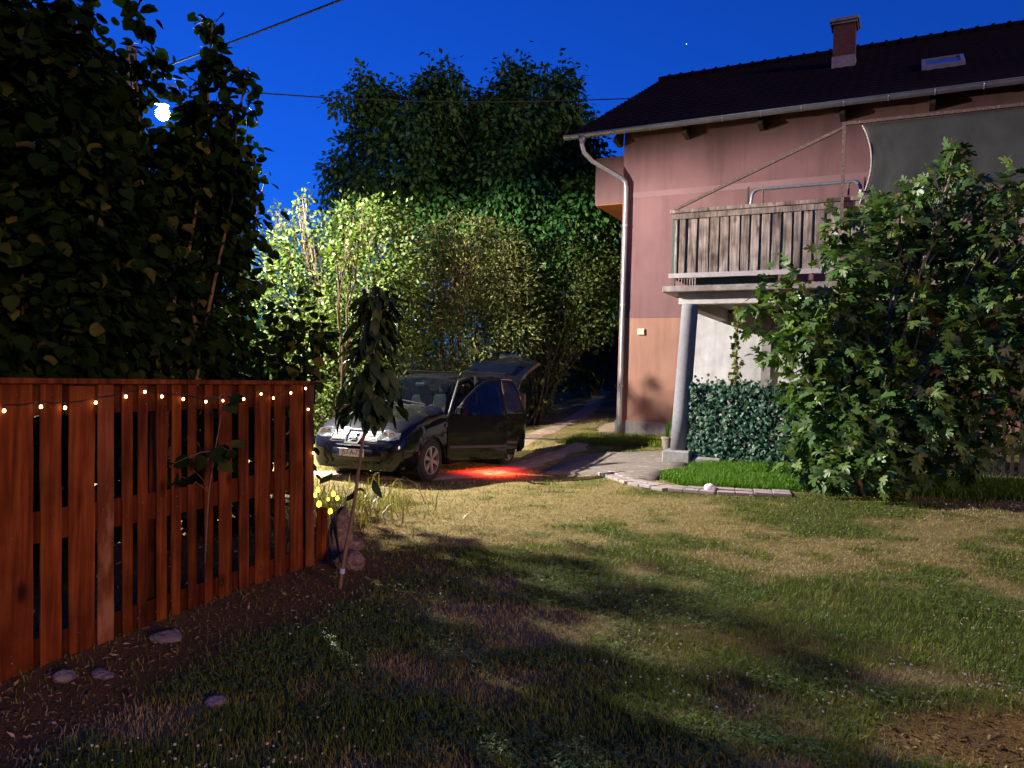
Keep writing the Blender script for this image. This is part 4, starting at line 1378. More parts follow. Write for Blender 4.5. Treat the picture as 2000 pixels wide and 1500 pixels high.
# ------------------------------------------------------------------ wooden fence
def Fp(al, off, z):
    p = FA + FD * al + FN * off
    return np.array([p[0], p[1], z])
fpn = np.array([FN[0], FN[1], 0.0])
def fal(px, py, off=0.0):
    p = on_plane(px, py, Fp(0, off, 0), fpn)
    return float((p[:2] - FA) @ FD), float(p[2])
fence = thing('wooden_fence', 'rusty red stained board fence with cap rail on the left', 'fence', Fp(1.4, 0, 0))
PLK = [(-70, -8), (0 - 2, 65), (76, 121), (133, 186.5), (188, 222.5), (235, 259), (268, 290), (303.5, 326.5), (332.5, 354.5), (364, 384), (397, 416.5), (425, 454), (463, 485.5), (496, 529), (534, 558), (563.5, 592), (593.5, 613)]
TOPZ = 1.60
for i, (x0, x1) in enumerate(PLK):
    (a0, zq0), (a1, _) = fal(x0 + 4.0, 830, .018), fal(x1 - .5, 830, .018)
    (b0_, zq1), (b1_, _) = fal(x0 + 4.0, 1080, .018), fal(x1 - .5, 1080, .018)
    lean = (a1 - b1_) / (zq0 - zq1)          # the boards stand slightly off plumb
    zc_ = zq0
    if i == 1: a0 = a1 - .235
    if i == 0: a0, a1 = a1 - .27, a1 - .10
    zt_ = TOPZ - (.012 if i == 3 else 0)
    zb_ = -.06
    n_ = 14
    m = MB()
    rr = np.random.default_rng(100 + i)
    lean += rr.normal(0, .002)
    prot = rr.uniform(0, .008)
    eL = rr.normal(0, .0016, n_ + 1); eR = rr.normal(0, .0016, n_ + 1)
    eL[1:-1] = (eL[:-2] + eL[1:-1] + eL[2:]) / 1.7; eR[1:-1] = (eR[:-2] + eR[1:-1] + eR[2:]) / 1.7
    for k in range(n_ + 1):
        s_ = k / n_
        z_ = zb_ + (zt_ - zb_) * s_
        l_ = lean * (z_ - zc_)
        for al_, of_ in ((a0 + l_ + eL[k], prot + .016), (a1 + l_ + eR[k], prot + .016), (a1 + l_ + eR[k], prot), (a0 + l_ + eL[k], prot)):
            m.v.append(tuple(Fp(al_, of_, z_)))
    for k in range(n_):
        for q in range(4):
            b_ = k * 4
            m.f.append((b_ + q, b_ + (q + 1) % 4, b_ + 4 + (q + 1) % 4, b_ + 4 + q))
    m.f.append((0, 1, 2, 3)); m.f.append((n_ * 4, n_ * 4 + 1, n_ * 4 + 2, n_ * 4 + 3))
    o = m.build('plank', M['fenceworn'] if i in (4, 16) else M['fence'], fence, bevel=.003)
    if i == 4: o['label'] = 'worn plank with bare pale wood showing'
AE = fal(612, 960)[0]
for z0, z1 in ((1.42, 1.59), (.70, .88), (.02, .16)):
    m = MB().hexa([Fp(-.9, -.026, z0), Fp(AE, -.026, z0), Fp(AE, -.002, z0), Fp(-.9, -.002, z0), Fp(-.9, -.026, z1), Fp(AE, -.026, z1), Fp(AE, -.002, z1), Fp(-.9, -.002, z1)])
    m.build('rail', M['fenceshade'], fence, bevel=.003)
MB().hexa([Fp(-.9, -.06, TOPZ), Fp(AE + .02, -.06, TOPZ), Fp(AE + .02, .05, TOPZ), Fp(-.9, .05, TOPZ), Fp(-.9, -.06, TOPZ + .032), Fp(AE + .02, -.06, TOPZ + .032), Fp(AE + .02, .05, TOPZ + .032), Fp(-.9, .05, TOPZ + .032)]).build('cap_rail', M['fence'], fence, bevel=.004)
for al_ in (-.5, 1.15, AE - .06):
    MB().hexa([Fp(al_ - .04, -.11, -.1), Fp(al_ + .04, -.11, -.1), Fp(al_ + .04, -.03, -.1), Fp(al_ - .04, -.03, -.1), Fp(al_ - .04, -.11, 1.55), Fp(al_ + .04, -.11, 1.55), Fp(al_ + .04, -.03, 1.55), Fp(al_ - .04, -.03, 1.55)]).build('post', M['fence'], fence)

nl = MB()
for i, (x0, x1) in enumerate(PLK[1:]):
    ac_ = (fal(x0, 960, .024)[0] + fal(x1, 960, .024)[0]) / 2
    for z_ in (.08, .12, .76, .83, 1.47, 1.54):
        c_ = Fp(ac_ + rng.uniform(-.02, .02), .018, z_)
        nl.tube([c_, c_ + fpn * .006], .0045, 6)
tag(nl.build('nails', M['rust'], fence), kind='stuff')

# string of warm lights along the fence
sl = thing('string_lights', 'string of small warm bulbs draped along the top of the red fence', 'string lights', Fp(1.4, .04, 1.45))
BP = [(8, 803), (80, 795), (127, 797), (187, 787), (246, 775), (283, 766), (316, 775), (358, 780), (402, 785), (436, 783), (476, 780), (510, 770), (534, 778), (568, 768), (597, 759), (602, 800), (612, 885)]
cab = [Fp(-.4, .04, 1.47)]
bulb_me = None
def bulb_mesh(mat, r, nm):
    bm = bmesh.new()
    bmesh.ops.create_uvsphere(bm, u_segments=10, v_segments=7, radius=r)
    for v in bm.verts:
        if v.co.z > 0: v.co.z *= 1.8
    me = bpy.data.meshes.new(nm)
    bm.to_mesh(me); bm.free()
    me.materials.append(mat)
    return me
bm1 = bulb_mesh(M['bulb'], .0085, 'bulb')
for i, (px, py) in enumerate(BP):
    al_, z_ = fal(px, py, .045)
    p = Fp(al_, .045, z_)
    o = bpy.data.objects.new('bulb', bm1)
    COL.objects.link(o)
    adopt(o, sl)
    o.matrix_basis = Matrix.Translation(Vector(p))
    MB().tube([p + np.array([0, 0, .011]), p + np.array([0, 0, .034])], .006, 6).build('socket', M['cable'], sl)
    if i and i < 15:
        mid = (cab[-1] + p + np.array([0, 0, .034])) / 2 - np.array([0, 0, .008])
        cab.append(mid)
    cab.append(p + np.array([0, 0, .034]))
MB().tube(cab, .0028, 5).build('cable', M['cable'], sl, smooth=True)
# yellow flower lights on the plants past the end of the fence
yl = thing('garden_lights', 'cluster of glowing yellow bulbs on wire stalks beyond the fence end', 'garden lights', at(640, 1000, 7.6) * np.array([1, 1, 0]))
bm2 = bulb_mesh(M['ybulb'], .022, 'yellow_bulb')
for i, (px, py, sc_) in enumerate([(621, 958, .9), (651, 966, .95), (659, 974, .8), (641, 976, .6), (623, 986, 1.1), (645, 1000, 1.0), (615, 968, .8)]):
    p = at(px, py, 7.5 + .1 * (i % 3))
    o = bpy.data.objects.new('bulb', bm2)
    COL.objects.link(o)
    adopt(o, yl)
    o.matrix_basis = Matrix.Translation(Vector(p)) @ Matrix.Scale(sc_, 4)
    g_ = np.array([p[0] + .05 * math.sin(i), p[1] + .05, 0.0])
    MB().tube([p, (p + g_) / 2 + np.array([.03, 0, .05]), g_], .004, 5).build('stalk', M['cable'], yl)

# short dark post, rocks by the fence end
sp0 = gground(627, 1092)
o = MB().box((sp0[0], sp0[1], .22), (.075, .075, .5), ((FD[0], FD[1], 0), (FN[0], FN[1], 0), (0, 0, 1))).build('short_post', M['fence'], None, bevel=.005)
tag(o, 'short dark red wooden post just past the end of the fence', 'post')
g1_ = gground(660, 1092)
o = rock((g1_[0], g1_[1] + .1, .17), (.095, .10, .26), 12, M['stone'], 'rock', None, 4, .6)
tag(o, 'upright pale rock behind the short red post', 'rock', 'rocks at the end of the fence')
g2_ = gground(682, 1112)
o = rock((g2_[0], g2_[1] + .05, .06), (.12, .11, .105), 14, M['stone'], 'rock', None, 4, .38)
tag(o, 'rounded pink grey boulder at the foot of the sapling', 'rock', 'rocks at the end of the fence')
g3_ = gground(650, 1085)
o = rock((g3_[0] + .1, g3_[1] + .25, .05), (.13, .10, .07), 15, M['stone'], 'rock', None, 4, .5)
tag(o, 'low dark rock lying behind the rounded boulder', 'rock', 'rocks at the end of the fence')
for i, (px, py, d_, lb) in enumerate([(320, 1250, (.10, .07, .035), 'flat grey stone lying in the bare earth under the middle planks'), (125, 1330, (.06, .05, .035), 'pale wedge shaped stone by the near fence foot'), (200, 1322, (.075, .045, .022), 'flat pale stone right of the wedge shaped stone'), (420, 1378, (.055, .045, .03), 'small lilac grey stone in the foreground grass'), (340, 1236, (.055, .03, .02), 'thin white stone chip behind the flat grey stone')]):
    g_ = gground(px, py)
    o = rock((g_[0], g_[1], float(GROUND_Z(g_[0], g_[1])) + d_[2] * .45), d_, 20 + i, M['greystone'], 'stone', None, 3, .4)
    o.rotation_euler = (0, 0, i * 1.3)
    tag(o, lb, 'stone', 'stones in the bare earth by the fence')

# ------------------------------------------------------------------ columnar cherry sapling
sap_pts = [gground(662, 1150)] + [at(px, py, 6.15) for px, py in ((672, 1090), (688, 1010), (703, 900), (712, 840), (722, 780), (729, 700), (733, 620), (737, 560))]
sapl = thing('cherry_sapling', 'slender cherry sapling with drooping dark leaves in front of the car', 'sapling', sap_pts[0])
sap_pts[0] = sap_pts[0] - np.array([0, 0, .05])
MB().tube(sap_pts, [.017, .016, .015, .013, .012, .011, .009, .007, .005], 8).build('trunk', M['twig'], sapl, smooth=True)
tie = sap_pts[1] + (sap_pts[0] - sap_pts[1]) * .35
MB().tube([tie + np.array([0, 0, -.02]), tie + np.array([0, 0, .02])], .022, 10).build('tie', M['bluebox'], sapl)
srng = np.random.default_rng(77)
P, D, Nn, S = [], [], [], []
tops = np.array([at(717, 808, 6.15)] + sap_pts[5:])
for k in range(250):
    t_ = srng.uniform(0, 1) ** .9
    f_ = t_ * (len(tops) - 1)
    i_ = min(int(f_), len(tops) - 2)
    c_ = tops[i_] + (tops[i_ + 1] - tops[i_]) * (f_ - i_)
    a_ = srng.uniform(0, 2 * math.pi)
    out = np.array([math.cos(a_), math.sin(a_) * .8, 0])
    w_ = .06 + .09 * (1 - t_) ** .8 * (t_ < .5) + .05
    w_ += .05 * math.sin(t_ * 3.1) + .01
    sz_ = srng.uniform(.14, .215) * (1.1 - .25 * t_)
    if c_[2] - sz_ * .8 < 1.27: continue
    P.append(c_ + out * w_ * srng.uniform(.2, 1) + np.array([0, 0, srng.normal(0, .02)]))
    D.append(out * .75 + np.array([0, 0, -1.0 + .4 * t_]) + srng.normal(0, .2, 3))
    Nn.append(out * 1.0 + np.array([0, 0, .6]) + srng.normal(0, .25, 3))
    S.append(sz_)
for px, py, sz in ((700, 955, .14), (712, 960, .13), (695, 960, .12), (672, 990, .12), (730, 940, .15), (650, 925, .13)):
    P.append(at(px, py, 6.15)); D.append(rng.normal(0, .5, 3) + np.array([.3 if px > 700 else -.5, 0, -.5])); Nn.append(np.array([0, -.5, 1]) + rng.normal(0, .3, 3)); S.append(sz)
leaf_objects('leaf', 'cherry', np.array(P), np.array(D), np.array(Nn), np.array(S), M['cherry_o'], sapl)
m = MB()
for k in range(0, len(P) - 6, 5):
    c_ = tops[np.argmin(np.linalg.norm(tops - P[k], axis=1))]
    m.tube([c_, P[k]], .003, 4)
tag(m.build('twig', M['twig'], sapl), kind='stuff')

# young hazel shoot growing in front of the fence
ys_ = [gground(398, 1150)] + [at(px, py, 5.3) for px, py in ((402, 1060), (408, 960), (420, 880), (434, 800), (440, 770))]
sh = thing('hazel_shoot', 'thin hazel shoot with a few dark leaves in front of the red fence', 'young plant', ys_[0])
MB().tube([ys_[0] - np.array([0, 0, .03])] + ys_[1:], [.006, .006, .005, .004, .003, .002], 6).build('stem', M['twig'], sh, smooth=True)
lp = [(420, 875, .20, .6), (405, 900, .18, -.4), (385, 925, .19, -.7), (350, 930, .16, -.9), (430, 905, .15, .7), (455, 860, .13, .8), (440, 790, .15, .6), (425, 778, .10, -.5), (452, 772, .12, .7), (370, 895, .14, -.8), (340, 905, .13, -.9), (448, 880, .11, .5)]
LP_ = np.array([at(px, py, 5.25 - .03 * (i % 3)) for i, (px, py, *_) in enumerate(lp)])
LD_ = np.array([np.array([q[3], -.2, -.35]) for q in lp]) + rng.normal(0, .15, (len(lp), 3))
LN_ = np.array([[.1, -.75, .75]] * len(lp)) + rng.normal(0, .3, (len(lp), 3))
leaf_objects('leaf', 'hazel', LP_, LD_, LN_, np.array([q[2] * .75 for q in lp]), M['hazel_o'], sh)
m = MB()
for p in LP_:
    j = min(ys_[2:], key=lambda q: np.linalg.norm(q - p))
    m.tube([j, (j + p) / 2 + np.array([0, 0, .02]), p], .002, 4)
tag(m.build('twig', M['twig'], sh), kind='stuff')
# bent dry stalk
g_ = gground(388, 1172)
pts = [g_ + np.array(v_) for v_ in ((0, 0, -.02), (.005, 0, .10), (.0, .0, .19), (.02, 0, .225), (.04, 0, .21), (.055, 0, .12), (.06, 0, .03))]
o = MB().tube(pts, [.003] * 5 + [.002, .001], 5).build('dry_stalk', M['strap'], None, smooth=True)
tag(o, 'bent dry straw stalk at the foot of the fence planks', 'dry stalk')

# ------------------------------------------------------------------ car
hd = np.array([-.437, -.899]); hd /= np.linalg.norm(hd)
fw = gground(832, 938)
lf = np.array([-hd[1], hd[0]])
c0 = fw[:2] - lf * .80
car = thing('parked_van', 'black people carrier with open side doors and raised tailgate', 'car', (c0[0], c0[1], .0), math.atan2(hd[1], hd[0]))
car.scale = (1, 1, 1.035)
def cbuild(m, name, mat, parent=None, **k):
    o = m.build(name, mat, None, **k)
    o.parent = parent or car
    return o
# section stations: x, z of top, half width at belt, half width at top, z belt
ST = [(.93, .60, .55, .42, .52), (.90, .66, .72, .50, .58), (.82, .74, .82, .62, .64), (.72, .86, .86, .68, .72), (.55, .93, .885, .72, .80),
      (.40, .97, .895, .74, .84), (.37, .975, .897, .74, .845), (.30, .99, .90, .74, .86), (.18, 1.01, .90, .74, .875), (.0, 1.05, .90, .74, .89), (-.18, 1.085, .90, .73, .91), (-.30, 1.11, .90, .72, .93), (-.37, 1.13, .90, .72, .94),
      (-.45, 1.16, .90, .72, .955), (-.62, 1.28, .90, .73, .97), (-.90, 1.48, .90, .70, .985), (-1.15, 1.615, .90, .67, 1.0), (-1.35, 1.665, .90, .665, 1.005), (-1.60, 1.695, .90, .665, 1.01), (-1.95, 1.71, .90, .665, 1.015), (-2.30, 1.715, .90, .665, 1.02), (-2.47, 1.715, .90, .665, 1.025),
      (-2.54, 1.712, .90, .665, 1.03), (-2.66, 1.708, .90, .662, 1.03), (-2.84, 1.70, .90, .66, 1.035), (-3.02, 1.69, .90, .658, 1.04), (-3.14, 1.68, .90, .655, 1.045), (-3.21, 1.675, .90, .65, 1.05), (-3.40, 1.655, .89, .645, 1.055), (-3.58, 1.62, .87, .63, 1.06), (-3.66, 1.30, .86, .75, 1.06), (-3.72, 1.08, .84, .76, 1.0)]
def arch(x):
    z = 0
    for ax in (0.0, -2.84):
        d_ = .39 ** 2 - (x - ax) ** 2
        if d_ > 0: z = max(z, .32 + math.sqrt(d_))
    return z
def half(st):
    x, zt_, wb_, wt_, zb_ = st
    az = arch(x)
    lower = [(wb_ - .07, .21), (wb_ - .005, .30), (wb_ + .008, .50), (wb_ + .006, (.50 + zb_) / 2 + .06), (wb_ - .01, zb_)]
    lower = [(y_, min(max(z_, az), zb_)) for y_, z_ in lower]
    if zt_ - zb_ < .28:
        up = [(wb_ - .05, zb_ + (zt_ - zb_) * .45), (wt_ + .06, zb_ + (zt_ - zb_) * .8), (wt_ * .75, zt_ - .004), (wt_ * .4, zt_ + .008), (0, zt_ + .012)]
    else:
        k_ = zt_ - zb_
        up = [(wb_ - (wb_ - wt_) * .42, zb_ + k_ * .5), (wt_ + .03, zt_ - .10), (wt_ - .06, zt_ - .022), (wt_ * .5, zt_ + .006), (0, zt_ + .012)]
    return [(x, y_, z_) for y_, z_ in lower + up]
secs = []
for st in ST:
    h_ = half(st)
    full = h_ + [(x, -y, z) for x, y, z in h_[-2::-1]]
    secs.append(full)
nS = len(secs[0])           # 19 points: 0..9 left, 9 centre, 10..18 right
xs_ = [s[0] for s in ST]
wind, lside, rwin = [], [], []
m = MB()
for s_ in secs: m.v += s_
nb = len(ST)
for i in range(nb - 1):
    xm = (xs_[i] + xs_[i + 1]) / 2
    for k in range(nS - 1):
        a_ = i * nS + k
        f_ = (a_, a_ + 1, a_ + nS + 1, a_ + nS)
        kk = k if k < 9 else 17 - k          # mirrored ring index
        isleft = k < 9
        if -1.15 < xm < -.45 and kk >= 6:
            wind.append(f_); continue
        if -3.5 < xm < -.9 and kk in (4, 5) and not (-1.66 < xm < -1.6):
            if isleft and -2.5 < xm: continue
            rwin.append(f_); continue
        if isleft and -2.5 < xm < -.5 and 1 <= kk <= 5:
            continue                          # door openings on the left
        if xm < -3.58 and kk >= 4: continue   # tailgate opening
        m.f.append(f_)
m.f.append(tuple(range(nS)))
body = m.build('body', M['paint'], None, smooth=True)
body.parent = car
body['label'] = 'black bodywork'
es = body.modifiers.new('es', 'EDGE_SPLIT'); es.split_angle = math.radians(38)
def panes(fs, name, mat):
    q = MB()
    q.v = list(m.v); q.f = list(fs)
    me = bpy.data.meshes.new(name)
    used = sorted({i for f in fs for i in f})
    mp = {o: n for n, o in enumerate(used)}
    me.from_pydata([m.v[i] for i in used], [], [tuple(mp[i] for i in f) for f in fs])
    me.materials.append(mat)
    o = bpy.data.objects.new(name, me)
    COL.objects.link(o)
    o.parent = car
    so_ = o.modifiers.new('s', 'SOLIDIFY'); so_.thickness = .004
    return o
panes(wind, 'windscreen', M['glass'])
panes(rwin, 'side_window', M['tint'])
# underside, floor, dashboard, seats
cbuild(MB().box((-1.4, 0, .27), (4.2, 1.1, .10)), 'underbody', M['trim'])
cbuild(MB().box((-1.75, 0, .36), (2.9, 1.60, .06)), 'floor', M['trim'])
cbuild(MB().box((-.62, 0, .86), (.42, 1.56, .26)), 'dashboard', M['trim'], bevel=.05)
cbuild(MB().box((-.45, 0, .6), (.10, 1.6, .6)), 'bulkhead', M['trim'])
for sx, sy in ((-1.35, .38), (-1.35, -.38), (-2.25, .45), (-2.25, 0), (-2.25, -.45)):
    st_ = MB().box((sx, sy, .66), (.5, .46, .16)).box((sx - .26, sy, 1.0), (.13, .44, .62), ((.97, 0, .24), (0, 1, 0), (-.24, 0, .97)))
    st_.box((sx - .36, sy, 1.40), (.09, .26, .17))
    cbuild(st_, 'seat', M['seatcloth'], bevel=.05)
a_ = np.linspace(0, 2 * math.pi, 17)
cbuild(MB().tube([(-.86 + .07 * math.cos(t) * .5, .38 + .18 * math.sin(t), .98 + .18 * math.cos(t)) for t in a_], .014, 6, False), 'steering_wheel', M['trim'])
cbuild(MB().box((-.98, .0, 1.50), (.03, .20, .06)), 'rear_view_mirror', M['trim'], bevel=.01)
# wheel wells and wheels
tyre_me = rim_me = None
for ax in (0.0, -2.84):
    for sgn in (1, -1):
        cbuild(MB().tube([(ax, sgn * .50, .34), (ax, sgn * .86, .34)], .385, 20), 'wheel_well', M['ink'])
        w_ = bpy.data.objects.new('wheel', None)
        w_.empty_display_size = .3
        COL.objects.link(w_)
        w_.parent = car
        w_.location = (ax, sgn * .80, .32)
        # tyre: lathe about y
        prof_ = [(.20, -.09), (.235, -.105), (.29, -.108), (.315, -.09), (.322, -.03), (.322, .03), (.315, .09), (.29, .108), (.235, .105), (.20, .09)]
        t_ = MB()
        n_ = 32
        for j in range(n_):
            an_ = 2 * math.pi * j / n_
            for r_, y_ in prof_:
                t_.v.append((r_ * math.cos(an_), y_ * sgn, r_ * math.sin(an_)))
        k_ = len(prof_)
        for j in range(n_):
            for q in range(k_ - 1):
                t_.f.append((j * k_ + q, j * k_ + q + 1, ((j + 1) % n_) * k_ + q + 1, ((j + 1) % n_) * k_ + q))
        o = t_.build('tyre', M['rubber'], None, smooth=True); o.parent = w_
        rm = MB()
        for r0, r1, y0, y1 in ((.205, .232, .104, .100), (.205, .20, .104, .03)):
            base = len(rm.v)
            for j in range(n_):
                an_ = 2 * math.pi * j / n_
                rm.v += [(r0 * math.cos(an_), sgn * y0, r0 * math.sin(an_)), (r1 * math.cos(an_), sgn * y1, r1 * math.sin(an_))]
            for j in range(n_):
                b2 = base + 2 * ((j + 1) % n_)
                rm.f.append((base + 2 * j, base + 2 * j + 1, b2 + 1, b2))
        for j in range(6):
            an_ = 2 * math.pi * (j + .3) / 6
            d_ = np.array([math.cos(an_), 0, math.sin(an_)]); p_ = np.array([-math.sin(an_), 0, math.cos(an_)]); yv = np.array([0, sgn, 0])
            rm.hexa([d_ * .03 - p_ * .022 + yv * .075, d_ * .03 + p_ * .022 + yv * .075, d_ * .212 + p_ * .042 + yv * .080, d_ * .212 - p_ * .042 + yv * .080,
                     d_ * .03 - p_ * .020 + yv * .098, d_ * .03 + p_ * .020 + yv * .098, d_ * .212 + p_ * .036 + yv * .104, d_ * .212 - p_ * .036 + yv * .104])
        rm.tube([(0, sgn * .06, 0), (0, sgn * .108, 0)], .042, 16)
        o = rm.build('rim', M['alloy'], None); o.parent = w_
        dk = MB().tube([(0, sgn * .0, 0), (0, sgn * .045, 0)], .203, 24).build('brake_disc', M['trim'], None); dk.parent = w_
from mathutils.bvhtree import BVHTree
_bm = bmesh.new(); _bm.from_mesh(body.data)
_bvh = BVHTree.FromBMesh(_bm); _bm.free()
def bodyx(y, z):
    h_ = _bvh.ray_cast(Vector((3, y, z)), Vector((-1, 0, 0)))
    return h_[0].x if h_[0] is not None else .7
# front: bumper lip, grille, badge, lights, plate
def front_x(y):       # bumper face curve
    return .93 - .20 * (abs(y) / .86) ** 2.2
gm = MB()
for k in range(4):
    z_ = .645 + k * .036
    for sgn in (-1, 1):
        pts = [(bodyx(sgn * y_, z_) + .008, sgn * y_, z_) for y_ in (.15, .22, .32, .43)]
        gm.tube(pts, .0045, 5)
cbuild(gm, 'grille', M['steel'])
gb = MB()
for sgn in (-1, 1):
    yy_ = (.10, .2, .3, .45)
    zz_ = (.615, .66, .71, .76, .79)
    gb.add([(bodyx(sgn * y_, z_) + .004, sgn * y_, z_) for z_ in zz_ for y_ in yy_], [(j * 4 + i, j * 4 + i + 1, j * 4 + i + 5, j * 4 + i + 4) for j in range(4) for i in range(3)])
cbuild(gb, 'grille_backing', M['ink'])
# chrome surround of the badge: tapered frame
fx = .915
fx0, fx1 = bodyx(0, .62), bodyx(0, .80)
def fpt(y, z): return (max(bodyx(y, z), fx0 + (fx1 - fx0) * (z - .62) / .18) + .012, y, z)
fo = [(-.155, .82), (.155, .82), (.165, .72), (.125, .60), (-.125, .60), (-.165, .72)]
fi = [(-.125, .795), (.125, .795), (.135, .72), (.10, .625), (-.10, .625), (-.135, .72)]
fm = MB()
for dx in (0, .025):
    fm.v += [(fpt(*p)[0] + dx, p[0], p[1]) for p in fo] + [(fpt(*p)[0] + dx, p[0], p[1]) for p in fi]
for k in range(6):
    k2 = (k + 1) % 6
    fm.f += [(12 + k, 12 + k2, 18 + k2, 18 + k), (k, k2, 12 + k2, 12 + k), (6 + k, 6 + k2, 18 + k2, 18 + k)]
cbuild(fm, 'badge_frame', M['chrome'], bevel=.004)
fm = MB().add([(fpt(*p)[0] + .002, p[0], p[1]) for p in fi], [(0, 1, 2, 3, 4, 5)])
cbuild(fm, 'badge_field', M['ink'])
# slanted S emblem from three bars
em = MB()
for poly in ([(-.065, .752), (.055, .768), (.068, .742), (-.05, .726)], [(-.065, .752), (-.04, .722), (.065, .684), (.045, .716)], [(.065, .684), (.048, .656), (-.07, .650), (-.052, .676)]):
    em.prism([(fpt(y, z)[0] + .012, y, z) for y, z in poly], (0, 0, 0), (.016, 0, 0))
cbuild(em, 'emblem', M['chrome'])
# headlights
for sgn in (1, -1):
    prof_ = [(.44, .675), (.46, .80), (.56, .825), (.70, .81), (.795, .775), (.80, .69), (.66, .665)]
    hx = lambda y, z: bodyx(sgn * y, z) + .006
    hm = MB().prism([(hx(y, z), sgn * y, z) for y, z in prof_], (-.05, 0, 0), (.004, 0, 0))
    hl = cbuild(hm, 'headlight', M['reflector'])
    lm = MB().prism([(hx(y, z) + .012, sgn * y, z) for y, z in prof_], (0, 0, 0), (.008, 0, 0))
    o = lm.build('lens', M['lens'], None); o.parent = hl
    for yy in (.55, .67):
        c_ = (hx(yy, .735) + .004, sgn * yy, .738)
        o = MB().tube([(c_[0], c_[1], c_[2]), (c_[0] + .010, c_[1], c_[2])], [.052, .048], 18).build('lamp_bowl', M['chrome'], None); o.parent = hl
# bumper mouldings
bm_ = MB()
pts = [(front_x(y_) + .008, y_, .575) for y_ in np.linspace(-.80, .80, 17)]
bm_.tube(pts, .017, 6)
cbuild(bm_, 'bumper_strip', M['chrome'])
bm_ = MB()
for i, (z0, z1, d_) in enumerate([(.22, .34, -.01), (.34, .54, .035)]):
    ys2 = np.linspace(-.86, .86, 19)
    b_ = len(bm_.v)
    for y_ in ys2:
        x_ = front_x(y_) + d_
        bm_.v += [(x_ - .02, y_, z0), (x_, y_, z0 + .03), (x_, y_, z1 - .02), (x_ - .06, y_, z1)]
    for j in range(18):
        for q in range(3):
            a2 = b_ + j * 4 + q
            bm_.f.append((a2, a2 + 1, a2 + 5, a2 + 4))
cbuild(bm_, 'bumper', M['paint'], smooth=True)
for sgn in (1, -1):
    cbuild(MB().tube([(front_x(.62) - .0, sgn * .62, .30), (front_x(.62) + .012, sgn * .62, .30)], .04, 14), 'fog_lamp', M['reflector'])
# plate with text
px_ = front_x(0) + .042
plt = cbuild(MB().box((px_, 0, .46), (.012, .52, .115)), 'number_plate', M['plate'], bevel=.003)
o = MB().box((px_ + .0075, -.235, .46), (.003, .045, .108)).build('plate_band', M['plateblue'], None); o.parent = plt
cu_ = bpy.data.curves.new('plate_text', 'FONT')
cu_.body = 'J57-A-73'
cu_.size = .112
cu_.align_x = 'CENTER'; cu_.align_y = 'CENTER'
cu_.extrude = .001
tmp = bpy.data.objects.new('plate_text', cu_)
COL.objects.link(tmp)
bpy.context.view_layer.update()
me = bpy.data.meshes.new_from_object(tmp.evaluated_get(bpy.context.evaluated_depsgraph_get()))
bpy.data.objects.remove(tmp)
me.materials.clear(); me.materials.append(M['ink'])
to = bpy.data.objects.new('plate_text', me)
COL.objects.link(to)
to.parent = plt
to.matrix_basis = Matrix(((0, 0, 1, px_ + .0085), (1, 0, 0, .02), (0, 1, 0, .46), (0, 0, 0, 1))) @ Matrix.Scale(.92, 4, (1, 0, 0))
# wing indicator, mirrors, roof rails, wipers
cbuild(MB().tube([(-.42, .905, .86), (-.42, .925, .86)], .032, 10), 'side_indicator', M['reflector'])
cbuild(MB().bar((-.62, .80, 1.02), (-.62, 1.0, 1.05), .05, .04).box((-.64, 1.06, 1.08), (.12, .19, .15)), 'wing_mirror', M['paint'], bevel=.03) if False else None
for sgn in (1, -1):
    cbuild(MB().tube([(-1.35, sgn * .60, 1.67), (-1.45, sgn * .60, 1.735), (-3.2, sgn * .60, 1.735), (-3.3, sgn * .60, 1.68)], .016, 8), 'roof_rail', M['trim'], smooth=True)
cbuild(MB().box((-.64, -1.04, 1.07), (.13, .20, .16)).bar((-.62, -.88, 1.03), (-.62, -.98, 1.05), .05, .04), 'wing_mirror', M['paint'], bevel=.03)
for y0 in (-.1, .45):
    cbuild(MB().tube([(-.47, y0, 1.18), (-.52, y0 - .5, 1.235)], .010, 5), 'wiper', M['trim'])
# A pillar lower quarter light trim on the left
cbuild(MB().tube([(-.50, .885, .97), (-.62, .86, 1.12), (-1.15, .70, 1.58), (-1.6, .685, 1.66), (-2.5, .685, 1.68)], .022, 6), 'door_seal', M['trim'], smooth=True)
cbuild(MB().bar((-1.66, .88, .3), (-1.66, .70, 1.66), .09, .10), 'b_pillar', M['paint'])
cbuild(MB().bar((-.48, .86, .27), (-2.5, .86, .27), .12, .10), 'sill', M['paint'])

